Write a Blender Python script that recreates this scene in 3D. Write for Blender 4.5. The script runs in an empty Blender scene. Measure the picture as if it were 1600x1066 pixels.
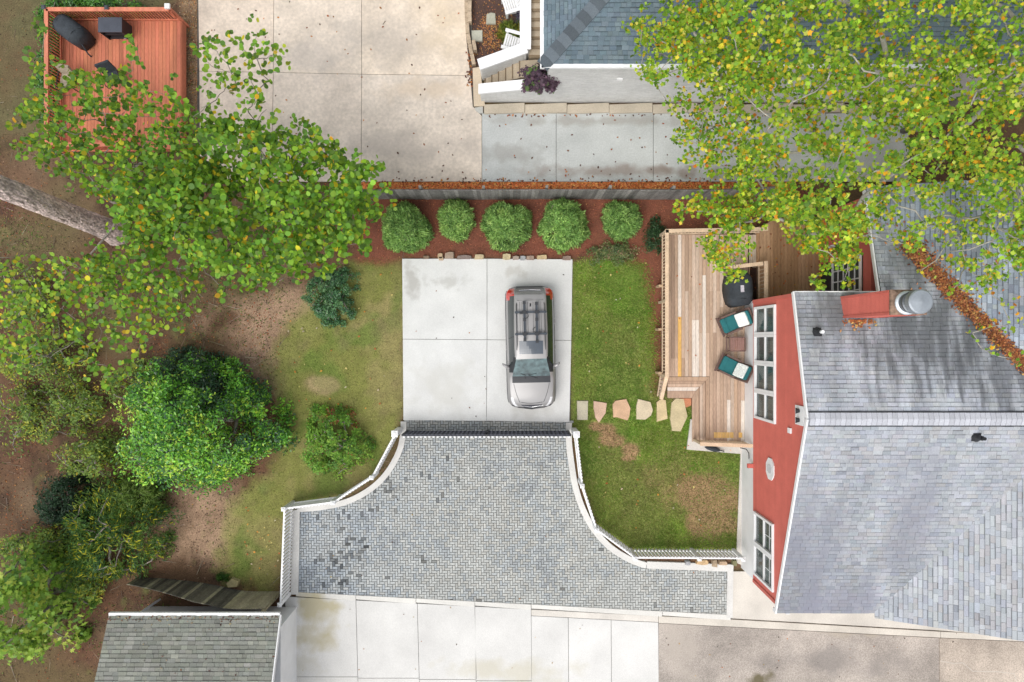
import bpy, math, random
import numpy as np
from mathutils import Matrix, Vector
rnd = random.Random(7)
rng = np.random.default_rng(11)
sc = bpy.context.scene
COL = sc.collection
# ---------------------------------------------------------------- camera, sky, sun, exposure
H, F = 27.5, 1067.0
cam = bpy.data.objects.new('camera', bpy.data.cameras.new('camera'))
COL.objects.link(cam); sc.camera = cam
cam.location = (0, 0, H); cam.rotation_euler = (0, 0, 0)
cam.data.sensor_width = 36; cam.data.lens = 24.0
cam.data.clip_start = .1; cam.data.clip_end = 2000
SUN_EL, SUN_AZ = 60, 215
w = bpy.data.worlds.new('World'); sc.world = w; w.use_nodes = True
nt = w.node_tree
bg = nt.nodes['Background']
sky = nt.nodes.new('ShaderNodeTexSky'); sky.sky_type = 'NISHITA'; sky.sun_disc = False
sky.sun_elevation = math.radians(SUN_EL); sky.sun_rotation = math.radians(SUN_AZ)
sky.air_density = 1.0; sky.dust_density = 3.0; sky.ozone_density = 1.0
hs = nt.nodes.new('ShaderNodeHueSaturation'); hs.inputs['Saturation'].default_value = .22   # overcast: greyed sky
nt.links.new(sky.outputs[0], hs.inputs['Color']); nt.links.new(hs.outputs[0], bg.inputs['Color'])
bg.inputs['Strength'].default_value = .15
sl = bpy.data.lights.new('sun', 'SUN'); sl.energy = .85; sl.angle = math.radians(40); sl.color = (1, .97, .92)
so = bpy.data.objects.new('sun', sl); COL.objects.link(so)
so.rotation_euler = (math.radians(90-SUN_EL), 0, math.radians(180-SUN_AZ))
so.location = (0, 0, 60)
sc.view_settings.view_transform = 'Standard'; sc.view_settings.look = 'None'
sc.view_settings.gamma = 1; sc.view_settings.use_curve_mapping = False
sc.view_settings.exposure = 0.6
sc.render.engine = 'CYCLES'
sc.cycles.max_bounces = 6

# ---------------------------------------------------------------- helpers
def P(px, py, z=0.0):
    s = (H - z) / F
    return Vector(((px-800)*s, (533-py)*s, z))
def XY(px, py, z=0.0):
    p = P(px, py, z); return (p.x, p.y)
def PX(pts, z=0.0): return [XY(a, b, z) for a, b in pts]

_tab = np.random.default_rng(3).random((256, 256))
def vn(x, y, s, seed=0):
    x = np.asarray(x, float)/s + seed*17.3; y = np.asarray(y, float)/s + seed*9.1
    xi = np.floor(x).astype(int); yi = np.floor(y).astype(int)
    fx = x-xi; fy = y-yi
    fx = fx*fx*(3-2*fx); fy = fy*fy*(3-2*fy)
    a = _tab[xi % 256, yi % 256]; b = _tab[(xi+1) % 256, yi % 256]
    c = _tab[xi % 256, (yi+1) % 256]; d = _tab[(xi+1) % 256, (yi+1) % 256]
    return (a*(1-fx)+b*fx)*(1-fy)+(c*(1-fx)+d*fx)*fy
def fbm(x, y, s, seed=0, o=4):
    t = 0; a = .5; n = 0
    for i in range(o):
        t = t + a*vn(x, y, s/2**i, seed+i); n += a; a *= .55
    return t/n
def inpoly(x, y, poly):
    x = np.asarray(x, float); y = np.asarray(y, float)
    r = np.zeros(x.shape, bool); n = len(poly)
    for i in range(n):
        x0, y0 = poly[i]; x1, y1 = poly[(i+1) % n]
        if y0 == y1: continue
        c = ((y0 > y) != (y1 > y)) & (x < (x1-x0)*(y-y0)/(y1-y0)+x0)
        r ^= c
    return r
def grow(poly, d):
    n = len(poly); out = []
    A = sum(poly[i][0]*poly[(i+1) % n][1]-poly[(i+1) % n][0]*poly[i][1] for i in range(n))
    s = 1 if A > 0 else -1
    for i in range(n):
        p0, p1, p2 = poly[i-1], poly[i], poly[(i+1) % n]
        def nm(a, b):
            dx, dy = b[0]-a[0], b[1]-a[1]; l = math.hypot(dx, dy) or 1
            return (dy/l*s, -dx/l*s)
        n1, n2 = nm(p0, p1), nm(p1, p2)
        k = max(.3, 1+n1[0]*n2[0]+n1[1]*n2[1])
        out.append((p1[0]+d*(n1[0]+n2[0])/k, p1[1]+d*(n1[1]+n2[1])/k))
    return out

# ---- materials
MATS = {}
def mat(name, col=(.5, .5, .5), rough=.75, var=.2, vs=1.5, fine=.15, fs=40, bump=.25, bs=60, bd=.01,
        metal=0, spec=.35, transl=0, stains=(), stretch=(1, 1, 1), coat=0, alpha=1):
    m = bpy.data.materials.new(name); m.use_nodes = True; MATS[name] = m
    t = m.node_tree; N = t.nodes; L = t.links
    b = N['Principled BSDF']
    geo = N.new('ShaderNodeNewGeometry'); at = N.new('ShaderNodeAttribute'); at.attribute_name = 'Col'
    mp = N.new('ShaderNodeVectorMath'); mp.operation = 'MULTIPLY'; mp.inputs[1].default_value = stretch
    L.new(geo.outputs['Position'], mp.inputs[0])
    def mul(a, c):
        x = N.new('ShaderNodeMix'); x.data_type = 'RGBA'; x.blend_type = 'MULTIPLY'; x.inputs[0].default_value = 1
        L.new(a, x.inputs[6])
        if isinstance(c, tuple): x.inputs[7].default_value = (*c, 1)
        else: L.new(c, x.inputs[7])
        return x.outputs[2]
    def noise(scale, lo, hi, detail=5, src=None):
        n = N.new('ShaderNodeTexNoise'); n.inputs['Scale'].default_value = scale; n.inputs['Detail'].default_value = detail
        L.new(src or mp.outputs[0], n.inputs['Vector'])
        r = N.new('ShaderNodeMapRange'); r.inputs[1].default_value = .3; r.inputs[2].default_value = .7
        r.inputs[3].default_value = lo; r.inputs[4].default_value = hi
        L.new(n.outputs['Fac'], r.inputs[0]); return r.outputs[0]
    c = mul(at.outputs['Color'], col)
    if var: c = mul(c, noise(vs, 1-var, 1+var))
    if fine: c = mul(c, noise(fs, 1-fine, 1+fine, 3))
    for (sx, sy, rx, ry, sc_, amt, ns) in stains:
        s0 = N.new('ShaderNodeVectorMath'); s0.operation = 'SUBTRACT'; s0.inputs[1].default_value = (sx, sy, 0); L.new(geo.outputs['Position'], s0.inputs[0])
        s1 = N.new('ShaderNodeVectorMath'); s1.operation = 'MULTIPLY'; s1.inputs[1].default_value = (1/rx, 1/ry, 0); L.new(s0.outputs[0], s1.inputs[0])
        s2 = N.new('ShaderNodeVectorMath'); s2.operation = 'LENGTH'; L.new(s1.outputs[0], s2.inputs[0])
        nz = noise(ns, -.55, .55, 6, mp.outputs[0])
        ad = N.new('ShaderNodeMath'); ad.operation = 'ADD'; L.new(s2.outputs['Value'], ad.inputs[0]); L.new(nz, ad.inputs[1])
        r = N.new('ShaderNodeMapRange'); r.inputs[1].default_value = 1.0; r.inputs[2].default_value = .25; r.inputs[3].default_value = 0; r.inputs[4].default_value = amt
        L.new(ad.outputs[0], r.inputs[0])
        x = N.new('ShaderNodeMix'); x.data_type = 'RGBA'; L.new(r.outputs[0], x.inputs[0]); L.new(c, x.inputs[6]); x.inputs[7].default_value = (*sc_, 1)
        c = x.outputs[2]
    L.new(c, b.inputs['Base Color'])
    b.inputs['Roughness'].default_value = rough; b.inputs['Metallic'].default_value = metal
    b.inputs['Specular IOR Level'].default_value = spec
    b.inputs['Coat Weight'].default_value = coat; b.inputs['Coat Roughness'].default_value = .05
    b.inputs['Alpha'].default_value = alpha
    if bump:
        n = N.new('ShaderNodeTexNoise'); n.inputs['Scale'].default_value = bs; n.inputs['Detail'].default_value = 4
        L.new(mp.outputs[0], n.inputs['Vector'])
        bn = N.new('ShaderNodeBump'); bn.inputs['Strength'].default_value = bump; bn.inputs['Distance'].default_value = bd
        L.new(n.outputs['Fac'], bn.inputs['Height']); L.new(bn.outputs[0], b.inputs['Normal'])
    if transl:
        tr = N.new('ShaderNodeBsdfTranslucent'); L.new(c, tr.inputs['Color'])
        ms = N.new('ShaderNodeMixShader'); ms.inputs[0].default_value = transl
        L.new(b.outputs[0], ms.inputs[1]); L.new(tr.outputs[0], ms.inputs[2])
        L.new(ms.outputs[0], N['Material Output'].inputs['Surface'])
    return m

# ---- objects
def wloc(o):
    v = Vector((0, 0, 0))
    while o: v += o.location; o = o.parent
    return v
def link(name, data, parent, loc):
    o = bpy.data.objects.new(name, data); COL.objects.link(o)
    if parent is not None:
        o.parent = parent; o.location = Vector(loc)-wloc(parent)
    else: o.location = loc
    return o
def tag(o, label=None, cat=None, group=None, kind=None):
    if label: o['label'] = label
    if cat: o['category'] = cat
    if group: o['group'] = group
    if kind: o['kind'] = kind
    return o
def thing(name, label, cat, loc, group=None):
    o = bpy.data.objects.new(name, None); COL.objects.link(o); o.location = loc; o.empty_display_size = .2
    return tag(o, label, cat, group)
def struct_root(name, loc=(0, 0, 0)):
    o = bpy.data.objects.new(name, None); COL.objects.link(o); o.location = loc; o['kind'] = 'structure'; return o

class MB:
    def __init__(s, T=None): s.v = []; s.f = []; s.c = []; s.T = T
    def add(s, vs, fs, col=(1, 1, 1)):
        b = len(s.v)
        if s.T is not None: vs = [tuple(s.T @ Vector(v)) for v in vs]
        s.v += [tuple(v) for v in vs]
        for f in fs: s.f.append([b+i for i in f]); s.c.append(col)
    def box(s, c, d, rz=0, col=(1, 1, 1), R=None, taper=1):
        x, y, z = d[0]/2, d[1]/2, d[2]/2; vs = []
        for k, t in ((-1, 1), (1, taper)):
            for a, b in ((-1, -1), (1, -1), (1, 1), (-1, 1)): vs.append(Vector((a*x*t, b*y*t, k*z)))
        M = R if R is not None else Matrix.Rotation(rz, 3, 'Z')
        s.add([M @ v+Vector(c) for v in vs], [(3, 2, 1, 0), (4, 5, 6, 7), (0, 1, 5, 4), (1, 2, 6, 5), (2, 3, 7, 6), (3, 0, 4, 7)], col)
    def beam(s, p0, p1, wd, ht, col=(1, 1, 1), up=(0, 0, 1)):
        p0 = Vector(p0); p1 = Vector(p1); d = p1-p0; l = d.length; d.normalize()
        u = Vector(up); sd = d.cross(u)
        if sd.length < 1e-4: sd = d.cross(Vector((1, 0, 0)))
        sd.normalize(); u = sd.cross(d)
        R = Matrix((sd, d, u)).transposed()
        s.box((p0+p1)/2, (wd, l, ht), R=R, col=col)
    def prism(s, pts, z0, z1, col=(1, 1, 1), inset=0):
        n = len(pts)
        A = sum(pts[i][0]*pts[(i+1) % n][1]-pts[(i+1) % n][0]*pts[i][1] for i in range(n))
        if A < 0: pts = pts[::-1]
        top = grow(pts, -inset) if inset else pts
        vs = [(x, y, z0) for x, y in pts]+[(x, y, z1) for x, y in top]
        s.add(vs, [tuple(range(n-1, -1, -1)), tuple(range(n, 2*n))]+[(i, (i+1) % n, n+(i+1) % n, n+i) for i in range(n)], col)
    def poly3(s, pts, th, nrm, col=(1, 1, 1)):     # planar 3D polygon extruded back along -nrm by th
        nrm = Vector(nrm).normalized(); n = len(pts); pts = [Vector(p) for p in pts]
        a = Vector((0, 0, 0))
        for i in range(n): a += pts[i].cross(pts[(i+1) % n])
        if a.dot(nrm) < 0: pts = pts[::-1]
        vs = [p-nrm*th for p in pts]+pts
        s.add(vs, [tuple(range(n-1, -1, -1)), tuple(range(n, 2*n))]+[(i, (i+1) % n, n+(i+1) % n, n+i) for i in range(n)], col)
    def tube(s, pts, rad, n=6, col=(1, 1, 1)):
        pts = [Vector(p) for p in pts]
        if not hasattr(rad, '__len__'): rad = [rad]*len(pts)
        vs = []; m = len(pts)
        for i, p in enumerate(pts):
            d = (pts[min(i+1, m-1)]-pts[max(i-1, 0)])
            if d.length < 1e-6: d = Vector((0, 0, 1))
            d.normalize(); u = d.cross(Vector((0, 0, 1)))
            if u.length < .05: u = d.cross(Vector((1, 0, 0)))
            u.normalize(); q = d.cross(u)
            for k in range(n):
                a = 2*math.pi*k/n; vs.append(p+(u*math.cos(a)+q*math.sin(a))*rad[i])
        fs = [(i*n+k, i*n+(k+1) % n, (i+1)*n+(k+1) % n, (i+1)*n+k) for i in range(m-1) for k in range(n)]
        fs += [tuple(range(n-1, -1, -1)), tuple(range((m-1)*n, m*n))]
        s.add(vs, fs, col)
    def lathe(s, c, prof, n=16, col=(1, 1, 1)):
        s.loft([[(c[0]+r*math.cos(2*math.pi*k/n), c[1]+r*math.sin(2*math.pi*k/n), c[2]+z) for k in range(n)] for r, z in prof], col)
    def loft(s, rings, col=(1, 1, 1)):
        n = len(rings[0]); m = len(rings); vs = [p for r in rings for p in r]
        fs = [(i*n+k, i*n+(k+1) % n, (i+1)*n+(k+1) % n, (i+1)*n+k) for i in range(m-1) for k in range(n)]
        fs += [tuple(range(n-1, -1, -1)), tuple(range((m-1)*n, m*n))]
        s.add(vs, fs, col)
    def mesh(s, name, m, smooth=False, origin=None):
        V = np.array(s.v, float); lo = V.min(0); hi = V.max(0); c = (lo+hi)/2 if origin is None else np.array(origin)
        me = bpy.data.meshes.new(name)
        me.from_pydata((V-c).tolist(), [], s.f)
        at = me.color_attributes.new('Col', 'FLOAT_COLOR', 'CORNER')
        cc = np.concatenate([np.tile((*s.c[i][:3], 1.0), (len(f), 1)) for i, f in enumerate(s.f)])
        at.data.foreach_set('color', cc.ravel())
        me.materials.append(m)
        if smooth: me.polygons.foreach_set('use_smooth', [True]*len(me.polygons))
        me.update(); return me, c
    def build(s, name, m, parent=None, smooth=False):
        me, c = s.mesh(name, m, smooth)
        return link(name, me, parent, Vector(c))

def raw_mesh(name, V, k, C, m, smooth=False):
    """V: (N,k,3) polygons of k corners, C: (N,3) colours"""
    N = V.shape[0]; me = bpy.data.meshes.new(name)
    me.vertices.add(N*k); me.vertices.foreach_set('co', V.reshape(-1).astype(np.float32))
    me.loops.add(N*k); me.loops.foreach_set('vertex_index', np.arange(N*k, dtype=np.int32))
    me.polygons.add(N)
    me.polygons.foreach_set('loop_start', np.arange(0, N*k, k, dtype=np.int32))
    me.update(calc_edges=True)
    at = me.color_attributes.new('Col', 'FLOAT_COLOR', 'POINT')
    CC = np.ones((N, k, 4), np.float32); CC[:, :, :3] = C[:, None, :]
    at.data.foreach_set('color', CC.ravel()); me.materials.append(m)
    return me
def nrmz(a): return a/np.maximum(np.linalg.norm(a, axis=1, keepdims=True), 1e-9)
LEAF = {
 'round': [(0, -.5), (.3, -.42), (.46, -.12), (.4, .2), (.18, .42), (0, .55), (-.18, .42), (-.4, .2), (-.46, -.12), (-.3, -.42)],
 'tulip': [(0, -.45), (.3, -.42), (.52, -.1), (.36, .02), (.46, .42), (.14, .3), (-.14, .3), (-.46, .42), (-.36, .02), (-.52, -.1), (-.3, -.42)],
 'oval': [(0, -.5), (.2, -.15), (.17, .2), (0, .5), (-.17, .2), (-.2, -.15)],
 'star': [(0, -.35), (.12, -.2), (.5, -.3), (.22, 0), (.48, .3), (.12, .2), (0, .55), (-.12, .2), (-.48, .3), (-.22, 0), (-.5, -.3), (-.12, -.2)],
 'oak': [(0, -.5), (.12, -.25), (.3, -.2), (.16, 0), (.34, .15), (.14, .25), (0, .5), (-.14, .25), (-.34, .15), (-.16, 0), (-.3, -.2), (-.12, -.25)],
 'sprig': [(-.05, -.5), (.05, -.5), (.1, 0), (0, .5), (-.1, 0)],
 'blade': [(-.09, -.5), (.09, -.5), (0, .5)],
}
def leafV(p, n, size, shape, tang=None, cup=.25):
    T = np.array(LEAF[shape]); N = len(p); k = len(T)
    n = nrmz(n)
    t = rng.normal(size=(N, 3)) if tang is None else tang
    t = nrmz(t-n*(t*n).sum(1, keepdims=True)); b = np.cross(n, t)
    z = -cup*(T[:, 0]**2*1.6+(T[:, 1])**2)
    size = np.broadcast_to(np.asarray(size, float), (N,))[:, None, None]
    return p[:, None, :]+size*(T[None, :, 0:1]*b[:, None, :]+T[None, :, 1:2]*t[:, None, :]+z[None, :, None]*n[:, None, :])
def pick(cols, wts, N, jit=.18):
    cols = np.array(cols); wts = np.array(wts, float); wts /= wts.sum()
    c = cols[rng.choice(len(cols), N, p=wts)]
    return c*(1+jit*rng.normal(size=(N, 1)))*(1+.06*rng.normal(size=(N, 3)))
# ---------------------------------------------------------------- materials
concrete_pad = mat('concrete_pad', (.60, .60, .585), .85, .07, .9, .06, 30, .12, 120, .004, stains=[
    (*XY(645, 440), .35, .8, (.30, .28, .25), .55, 2.5), (*XY(700, 440), .9, .35, (.36, .35, .32), .5, 3), (*XY(805, 425), .5, .3, (.4, .38, .34), .5, 3),
    (*XY(700, 600), 1.6, 1.2, (.5, .49, .45), .5, 1.5), (*XY(830, 640), 1.2, .5, (.46, .45, .42), .5, 2)])
concrete_low = mat('concrete_low', (.60, .59, .56), .85, .08, .7, .07, 25, .12, 120, .004, stains=[
    (*XY(490, 960), 1.15, 1.9, (.40, .34, .17), .7, 1.2), (*XY(800, 1050), 3.0, .6, (.48, .44, .32), .5, 1.2), (*XY(470, 1040), 1.0, .5, (.46, .43, .33), .4, 2)])
concrete_beige = mat('concrete_beige', (.65, .56, .465), .85, .14, .8, .12, 9, .12, 120, .004, stains=[
    (*XY(600, 60), 3.2, 1.2, (.34, .31, .28), .42, .9), (*XY(480, 90), 2.2, 1.0, (.36, .33, .31), .4, 1.1), (*XY(620, 235), 4.0, .9, (.35, .31, .28), .45, .9),
    (*XY(690, 40), 1.4, 1.6, (.6, .48, .32), .45, .9), (*XY(660, 140), 2.5, .5, (.58, .46, .33), .5, 1.2), (*XY(450, 230), 2, 1.2, (.4, .34, .3), .5, 1)])
concrete_grey = mat('concrete_grey', (.46, .475, .465), .85, .15, .6, .09, 18, .12, 120, .004, stains=[
    (*XY(800, 240), 1.8, .5, (.28, .27, .25), .6, 1.5), (*XY(960, 268), 4.5, .3, (.25, .2, .17), .7, 1.5), (*XY(1130, 268), 3.5, .3, (.25, .2, .17), .7, 1.5), (*XY(940, 190), 5, .25, (.3, .28, .25), .6, 1.6)])
concrete_walk = mat('concrete_walk', (.56, .525, .475), .85, .12, .9, .09, 25, .12, 120, .004)
alley_mat = mat('worn_aggregate', (.37, .325, .285), .95, .28, .55, .3, 28, .35, 90, .01, stains=[
    (*XY(1060, 1010), 1.0, 1.6, (.42, .37, .32), .7, 1.2), (*XY(1190, 1060), .6, .35, (.12, .10, .05), .9, 2), (*XY(1300, 1030), 2.5, .8, (.22, .20, .185), .6, .8), (*XY(1400, 985), 3.5, .35, (.44, .38, .3), .6, 1.3)])
joint_mat = mat('joint_filler', (.10, .092, .082), .95, .3, 5, 0, 1, 0)
paver_mat = mat('paver_stone', (1, 1, 1), .88, .07, 1.2, .12, 55, .3, 120, .004)
ground_mat = mat('soil', (1, 1, 1), .95, .12, 2.5, .28, 22, .5, 35, .03)
grass_mat = mat('grass_blades', (1, 1, 1), .6, .12, 1.2, 0, 1, 0, spec=.2, transl=.3)
litter_mat = mat('dry_leaves', (1, 1, 1), .8, .1, 5, 0, 1, 0, spec=.2, transl=.1)
leaf_mat = mat('leaves', (1, 1, 1), .5, .12, .8, 0, 1, 0, spec=.35, transl=.42)
gloss_leaf = mat('glossy_leaves', (1, 1, 1), .32, .12, .8, 0, 1, 0, spec=.5, transl=.25)
bark_mat = mat('bark', (.25, .215, .19), .9, .3, 3, .35, 20, .8, 25, .03)
pine_bark = mat('pine_bark', (.50, .43, .41), .9, .3, 4, .45, 14, 1, 14, .05, stretch=(1, 1, .5))
pale_bark = mat('pale_bark', (.33, .31, .27), .85, .2, 4, .2, 20, .4, 25, .02)
white_paint = mat('white_paint', (.78, .78, .78), .5, .05, 2, .03, 30, .05)
white_brick = mat('painted_brick', (.60, .60, .585), .7, .07, 1.2, .06, 12, .3, 30, .005)
red_siding = mat('red_siding', (.55, .135, .105), .6, .07, 2, .05, 25, .1, 40, .004)
red_wood = mat('red_deck_stain', (.54, .175, .10), .7, .2, 1.6, .14, 22, .2, 40, .005, stretch=(3, .3, 1))
deck_wood = mat('deck_wood', (1, 1, 1), .85, .14, 3, .2, 26, .3, 40, .006, stretch=(3, .25, 1))
rail_wood = mat('rail_wood', (.56, .43, .30), .8, .14, 3, .15, 26, .2, 40, .005)
fence_wood = mat('fence_wood', (1, 1, 1), .9, .2, 4, .25, 22, .4, 30, .008, stretch=(1, 1, .3))
shingle_mat = mat('shingles', (1, 1, 1), .92, .08, 1.2, .16, 45, .4, 160, .004)
shingle_north = mat('shingles_streaked', (1, 1, 1), .92, .22, 1.3, .16, 45, .4, 160, .004, stretch=(1.5, .3, .3), stains=[
    (13.2, .3, 2.9, 2.3, (.085, .09, .096), .78, 2.4), (15.6, -.9, 2.8, 1.7, (.095, .10, .11), .68, 2.4), (10.1, 1.0, 1.4, 1.3, (.12, .125, .13), .8, 1.6), (12.9, 3.0, 1.2, 1.6, (.12, .13, .13), .7, 1.6)])
shingle_south = mat('shingles_weathered', (1, 1, 1), .92, .12, .9, .16, 45, .4, 160, .004, stretch=(1.2, .3, .3), stains=[
    (10.0, -7.6, 1.3, 3.6, (.20, .205, .245), .7, 1.1), (13.0, -6.0, 1.2, 2.8, (.22, .225, .265), .55, 1.1), (11.3, -9.1, 3.0, .9, (.22, .22, .27), .6, 1.1)])
roof_deck = mat('roof_underlay', (.12, .125, .13), .95, .1, 2, 0, 1, 0)
metal_grey = mat('galvanised_metal', (.34, .37, .40), .45, .1, 4, .06, 20, .05, metal=.6)
rust_mat = mat('rusty_cap', (.20, .13, .09), .75, .45, 3, .3, 12, .3, 30, .005)
black_metal = mat('black_metal', (.018, .019, .024), .45, .1, 4, 0, 1, 0, spec=.4)
black_cloth = mat('black_cover', (.035, .042, .05), .75, .25, 3, .15, 25, .5, 9, .04)
black_plain = mat('black_plastic', (.025, .026, .029), .5, .15, 4, .1, 20, 0)
glass_mat = mat('window_glass', (.10, .13, .125), .04, .0, 1, 0, 1, 0, spec=.9, alpha=.45)
dark_room = mat('dark_interior', (.05, .055, .05), .9, .3, 1.5, 0, 1, 0)
curtain_mat = mat('curtain', (1, 1, 1), .9, .1, 3, 0, 1, 0)
stone_mat = mat('flagstone', (1.15, 1.17, 1.15), .85, .12, 2.2, .12, 22, .4, 25, .01)
mulch_stone = mat('edging_stone', (1, 1, 1), .9, .2, 5, .2, 30, .6, 30, .02)
dark_red = mat('lap_shade_core', (.16, .035, .03), .8, .1, 2, 0, 1, 0)  # dark core seen through board gaps, paints the shadow lines under the laps
wicker_mat = mat('brown_wicker', (.14, .085, .07), .7, .15, 8, .3, 60, .5, 90, .008)
teal_cloth = mat('teal_fabric', (.022, .14, .15), .9, .1, 6, .1, 60, .3, 12, .01)
pillow_mat = mat('pillow_fabric', (.72, .74, .70), .9, .05, 6, .25, 28, .2, 15, .01)
tan_cloth = mat('tan_fabric', (.32, .27, .20), .9, .15, 6, .1, 60, .3, 12, .01)

# ---------------------------------------------------------------- ground sheet
def axis(a, b):
    return np.concatenate([[-400, -150, -70, -40, -30], np.arange(a, b, .1), [30, 40, 70, 150, 400]])
gx = axis(-24, 24); gy = axis(-17, 17)
GX, GY = np.meshgrid(gx, gy)
gpx = GX*F/H+800; gpy = 533-GY*F/H
def soft(poly, n=5):
    m = inpoly(gpx, gpy, poly).astype(float)
    for _ in range(n):
        m[1:-1, 1:-1] = (m[1:-1, 1:-1]*2+m[:-2, 1:-1]+m[2:, 1:-1]+m[1:-1, :-2]+m[1:-1, 2:])/6
    return m
def ell(cx, cy, rx, ry, soft_=.5, seed=0, amp=.6):
    d = np.hypot((gpx-cx)/rx, (gpy-cy)/ry)+amp*(fbm(GX, GY, 1.2, seed)-.5)*2
    return np.clip((1-d)/soft_+.5, 0, 1)
def lerp(a, b, t): return a*(1-t[..., None])+np.array(b)*t[..., None]
n1 = fbm(GX, GY, 3, 1); n2 = fbm(GX, GY, .8, 2); n3 = fbm(GX, GY, .35, 3)
G = np.zeros(GX.shape+(3,))
G[:] = (.115, .066, .036)
G = lerp(G, (.18, .125, .075), np.clip((n1-.52)*5, 0, 1)*.55)
G = lerp(G, (.055, .031, .02), np.clip((n2-.45)*4, 0, 1)*.75)
G = lerp(G, (.16, .05, .03), np.clip((fbm(GX, GY, 2.6, 19)-.52)*5, 0, 1)*.25)
G = lerp(G, (.115, .095, .04), np.clip((fbm(GX, GY, 4, 9)-.5)*6, 0, 1)*.6)
# bare pinkish soil
for e in [(415, 505, 62, 55), (395, 560, 45, 55), (450, 480, 50, 25), (310, 830, 60, 55), (350, 860, 40, 30)]:
    G = lerp(G, (.36, .235, .155), ell(*e, seed=int(e[0]), soft_=.9, amp=1.0)*np.clip(.25+1.3*n3, 0, 1)*.85)
G = lerp(G, (.16, .11, .09), ell(400, 590, 60, 40, seed=4)*.5)
straw = soft([(283, 0), (312, 0), (312, 300), (283, 300)], 2)
G = lerp(G, (.30, .20, .12), straw*(.6+.4*n3))
left_lawn = soft([(470, 470), (560, 405), (630, 405), (630, 676), (588, 748), (525, 785), (448, 797), (442, 930), (375, 915), (345, 900), (340, 860), (360, 780), (420, 740), (450, 640), (425, 600), (432, 530)], 45)
right_lawn = soft([(895, 412), (950, 405), (1008, 415), (1022, 500), (1024, 590), (1034, 622), (1090, 640), (1090, 706), (1160, 708), (1160, 866), (1000, 866), (935, 832), (912, 762), (895, 670)], 5)
tl_lawn = soft([(-400, -300), (330, -300), (312, 0), (283, 0), (220, 30), (60, 30), (60, 215), (-400, 215)], 10)
gl = .5*n2+.5*n3
lawnL = np.clip(left_lawn*1.7-.3+(n2-.5)*1.5+(n3-.5)*.9, 0, 1)
wornL = ell(505, 600, 26, 14, seed=31)
lawnL *= 1-.7*wornL
lawnR = right_lawn.copy()
for e in [(950, 672, 16, 12), (955, 690, 22, 10), (985, 703, 16, 12), (930, 668, 12, 8), (980, 718, 14, 6)]: lawnR *= 1-.95*ell(*e, soft_=.35, seed=int(e[1]), amp=.5)
dry = np.clip(ell(1085, 775, 60, 34, soft_=1.0, seed=12, amp=1.2)*.8+ell(1128, 815, 38, 36, soft_=.8, seed=13, amp=1.1)+ell(1060, 745, 50, 40, soft_=1.2, seed=14)*.5, 0, 1)
lawnR *= 1-.9*dry
lawnT = np.clip(tl_lawn*1.2-.3+(n2-.5)*1.2, 0, 1)*.8
G = lerp(G, (.36, .225, .12), np.clip(right_lawn-lawnR, 0, 1)*.9)
G = lerp(G, (.38, .28, .16), np.clip(wornL+.8*left_lawn*np.clip((fbm(GX, GY, 1.6, 77)-.56)*5, 0, 1), 0, 1)*.8)
G = lerp(G, (.19, .205, .05), lawnL*.85)
tanL = np.clip((fbm(GX, GY, 2.3, 77)-.50)*9, 0, 1)*(.45+.55*np.clip((620-gpy)/180, 0, 1))
G = lerp(G, (.30, .235, .11), lawnL*tanL*.75)
G = lerp(G, (.115, .165, .03), lawnL*np.clip((.47-fbm(GX, GY, 1.7, 78))*9, 0, 1)*.8)
G = lerp(G, (.19, .145, .075), lawnL*np.clip((n2-.5)*3, 0, 1)*.55)
G = lerp(G, (.20, .28, .05), lawnR*.9)
G = lerp(G, (.24, .23, .08), lawnR*np.clip((n1-.47)*4, 0, 1)*.55)
G = lerp(G, (.12, .115, .05), lawnT*.9)
mulch = soft([(560, 297), (1260, 297), (1260, 345), (1042, 362), (1036, 622), (1020, 622), (1016, 500), (1002, 425), (960, 395), (895, 402), (628, 403), (600, 415), (555, 410)], 3)
G = lerp(G, (.19, .062, .038), mulch*(.72+.28*n3))
G = lerp(G, (.095, .036, .024), mulch*np.clip((n2-.5)*3, 0, 1)*.6)
leafstrip = soft([(560, 281), (1240, 281), (1240, 299), (560, 299)], 1)
G = lerp(G, (.26, .085, .03), leafstrip)
garden = soft([(725, -60), (830, -60), (830, 80), (748, 108), (738, 100)], 1)
G = lerp(G, (.085, .05, .04), garden)
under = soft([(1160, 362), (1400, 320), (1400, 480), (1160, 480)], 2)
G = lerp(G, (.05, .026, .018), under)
fenceline = soft([(885, 672), (900, 672), (912, 760), (940, 832), (1000, 868), (1160, 868), (1160, 888), (1000, 888), (955, 860), (925, 825), (898, 770)], 1)
G = lerp(G, (.16, .085, .05), fenceline*.8)
fl2 = soft([(628, 672), (634, 690), (610, 745), (560, 785), (490, 800), (466, 800), (462, 930), (450, 930), (456, 790), (520, 783), (580, 745)], 1)
G = lerp(G, (.15, .10, .055), fl2*.8)
Z = -.03+.05*(n2-.5)+.03*(n3-.5)
Z = np.minimum(Z, .03)
me = bpy.data.meshes.new('ground')
ny, nx = GX.shape
me.vertices.add(nx*ny); me.vertices.foreach_set('co', np.stack([GX, GY, Z], -1).reshape(-1).astype(np.float32))
idx = np.arange(nx*ny).reshape(ny, nx)
q = np.stack([idx[:-1, :-1], idx[:-1, 1:], idx[1:, 1:], idx[1:, :-1]], -1).reshape(-1, 4)
me.loops.add(q.size); me.loops.foreach_set('vertex_index', q.reshape(-1).astype(np.int32))
me.polygons.add(len(q)); me.polygons.foreach_set('loop_start', np.arange(0, q.size, 4, dtype=np.int32))
me.update(calc_edges=True)
at = me.color_attributes.new('Col', 'FLOAT_COLOR', 'POINT')
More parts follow.
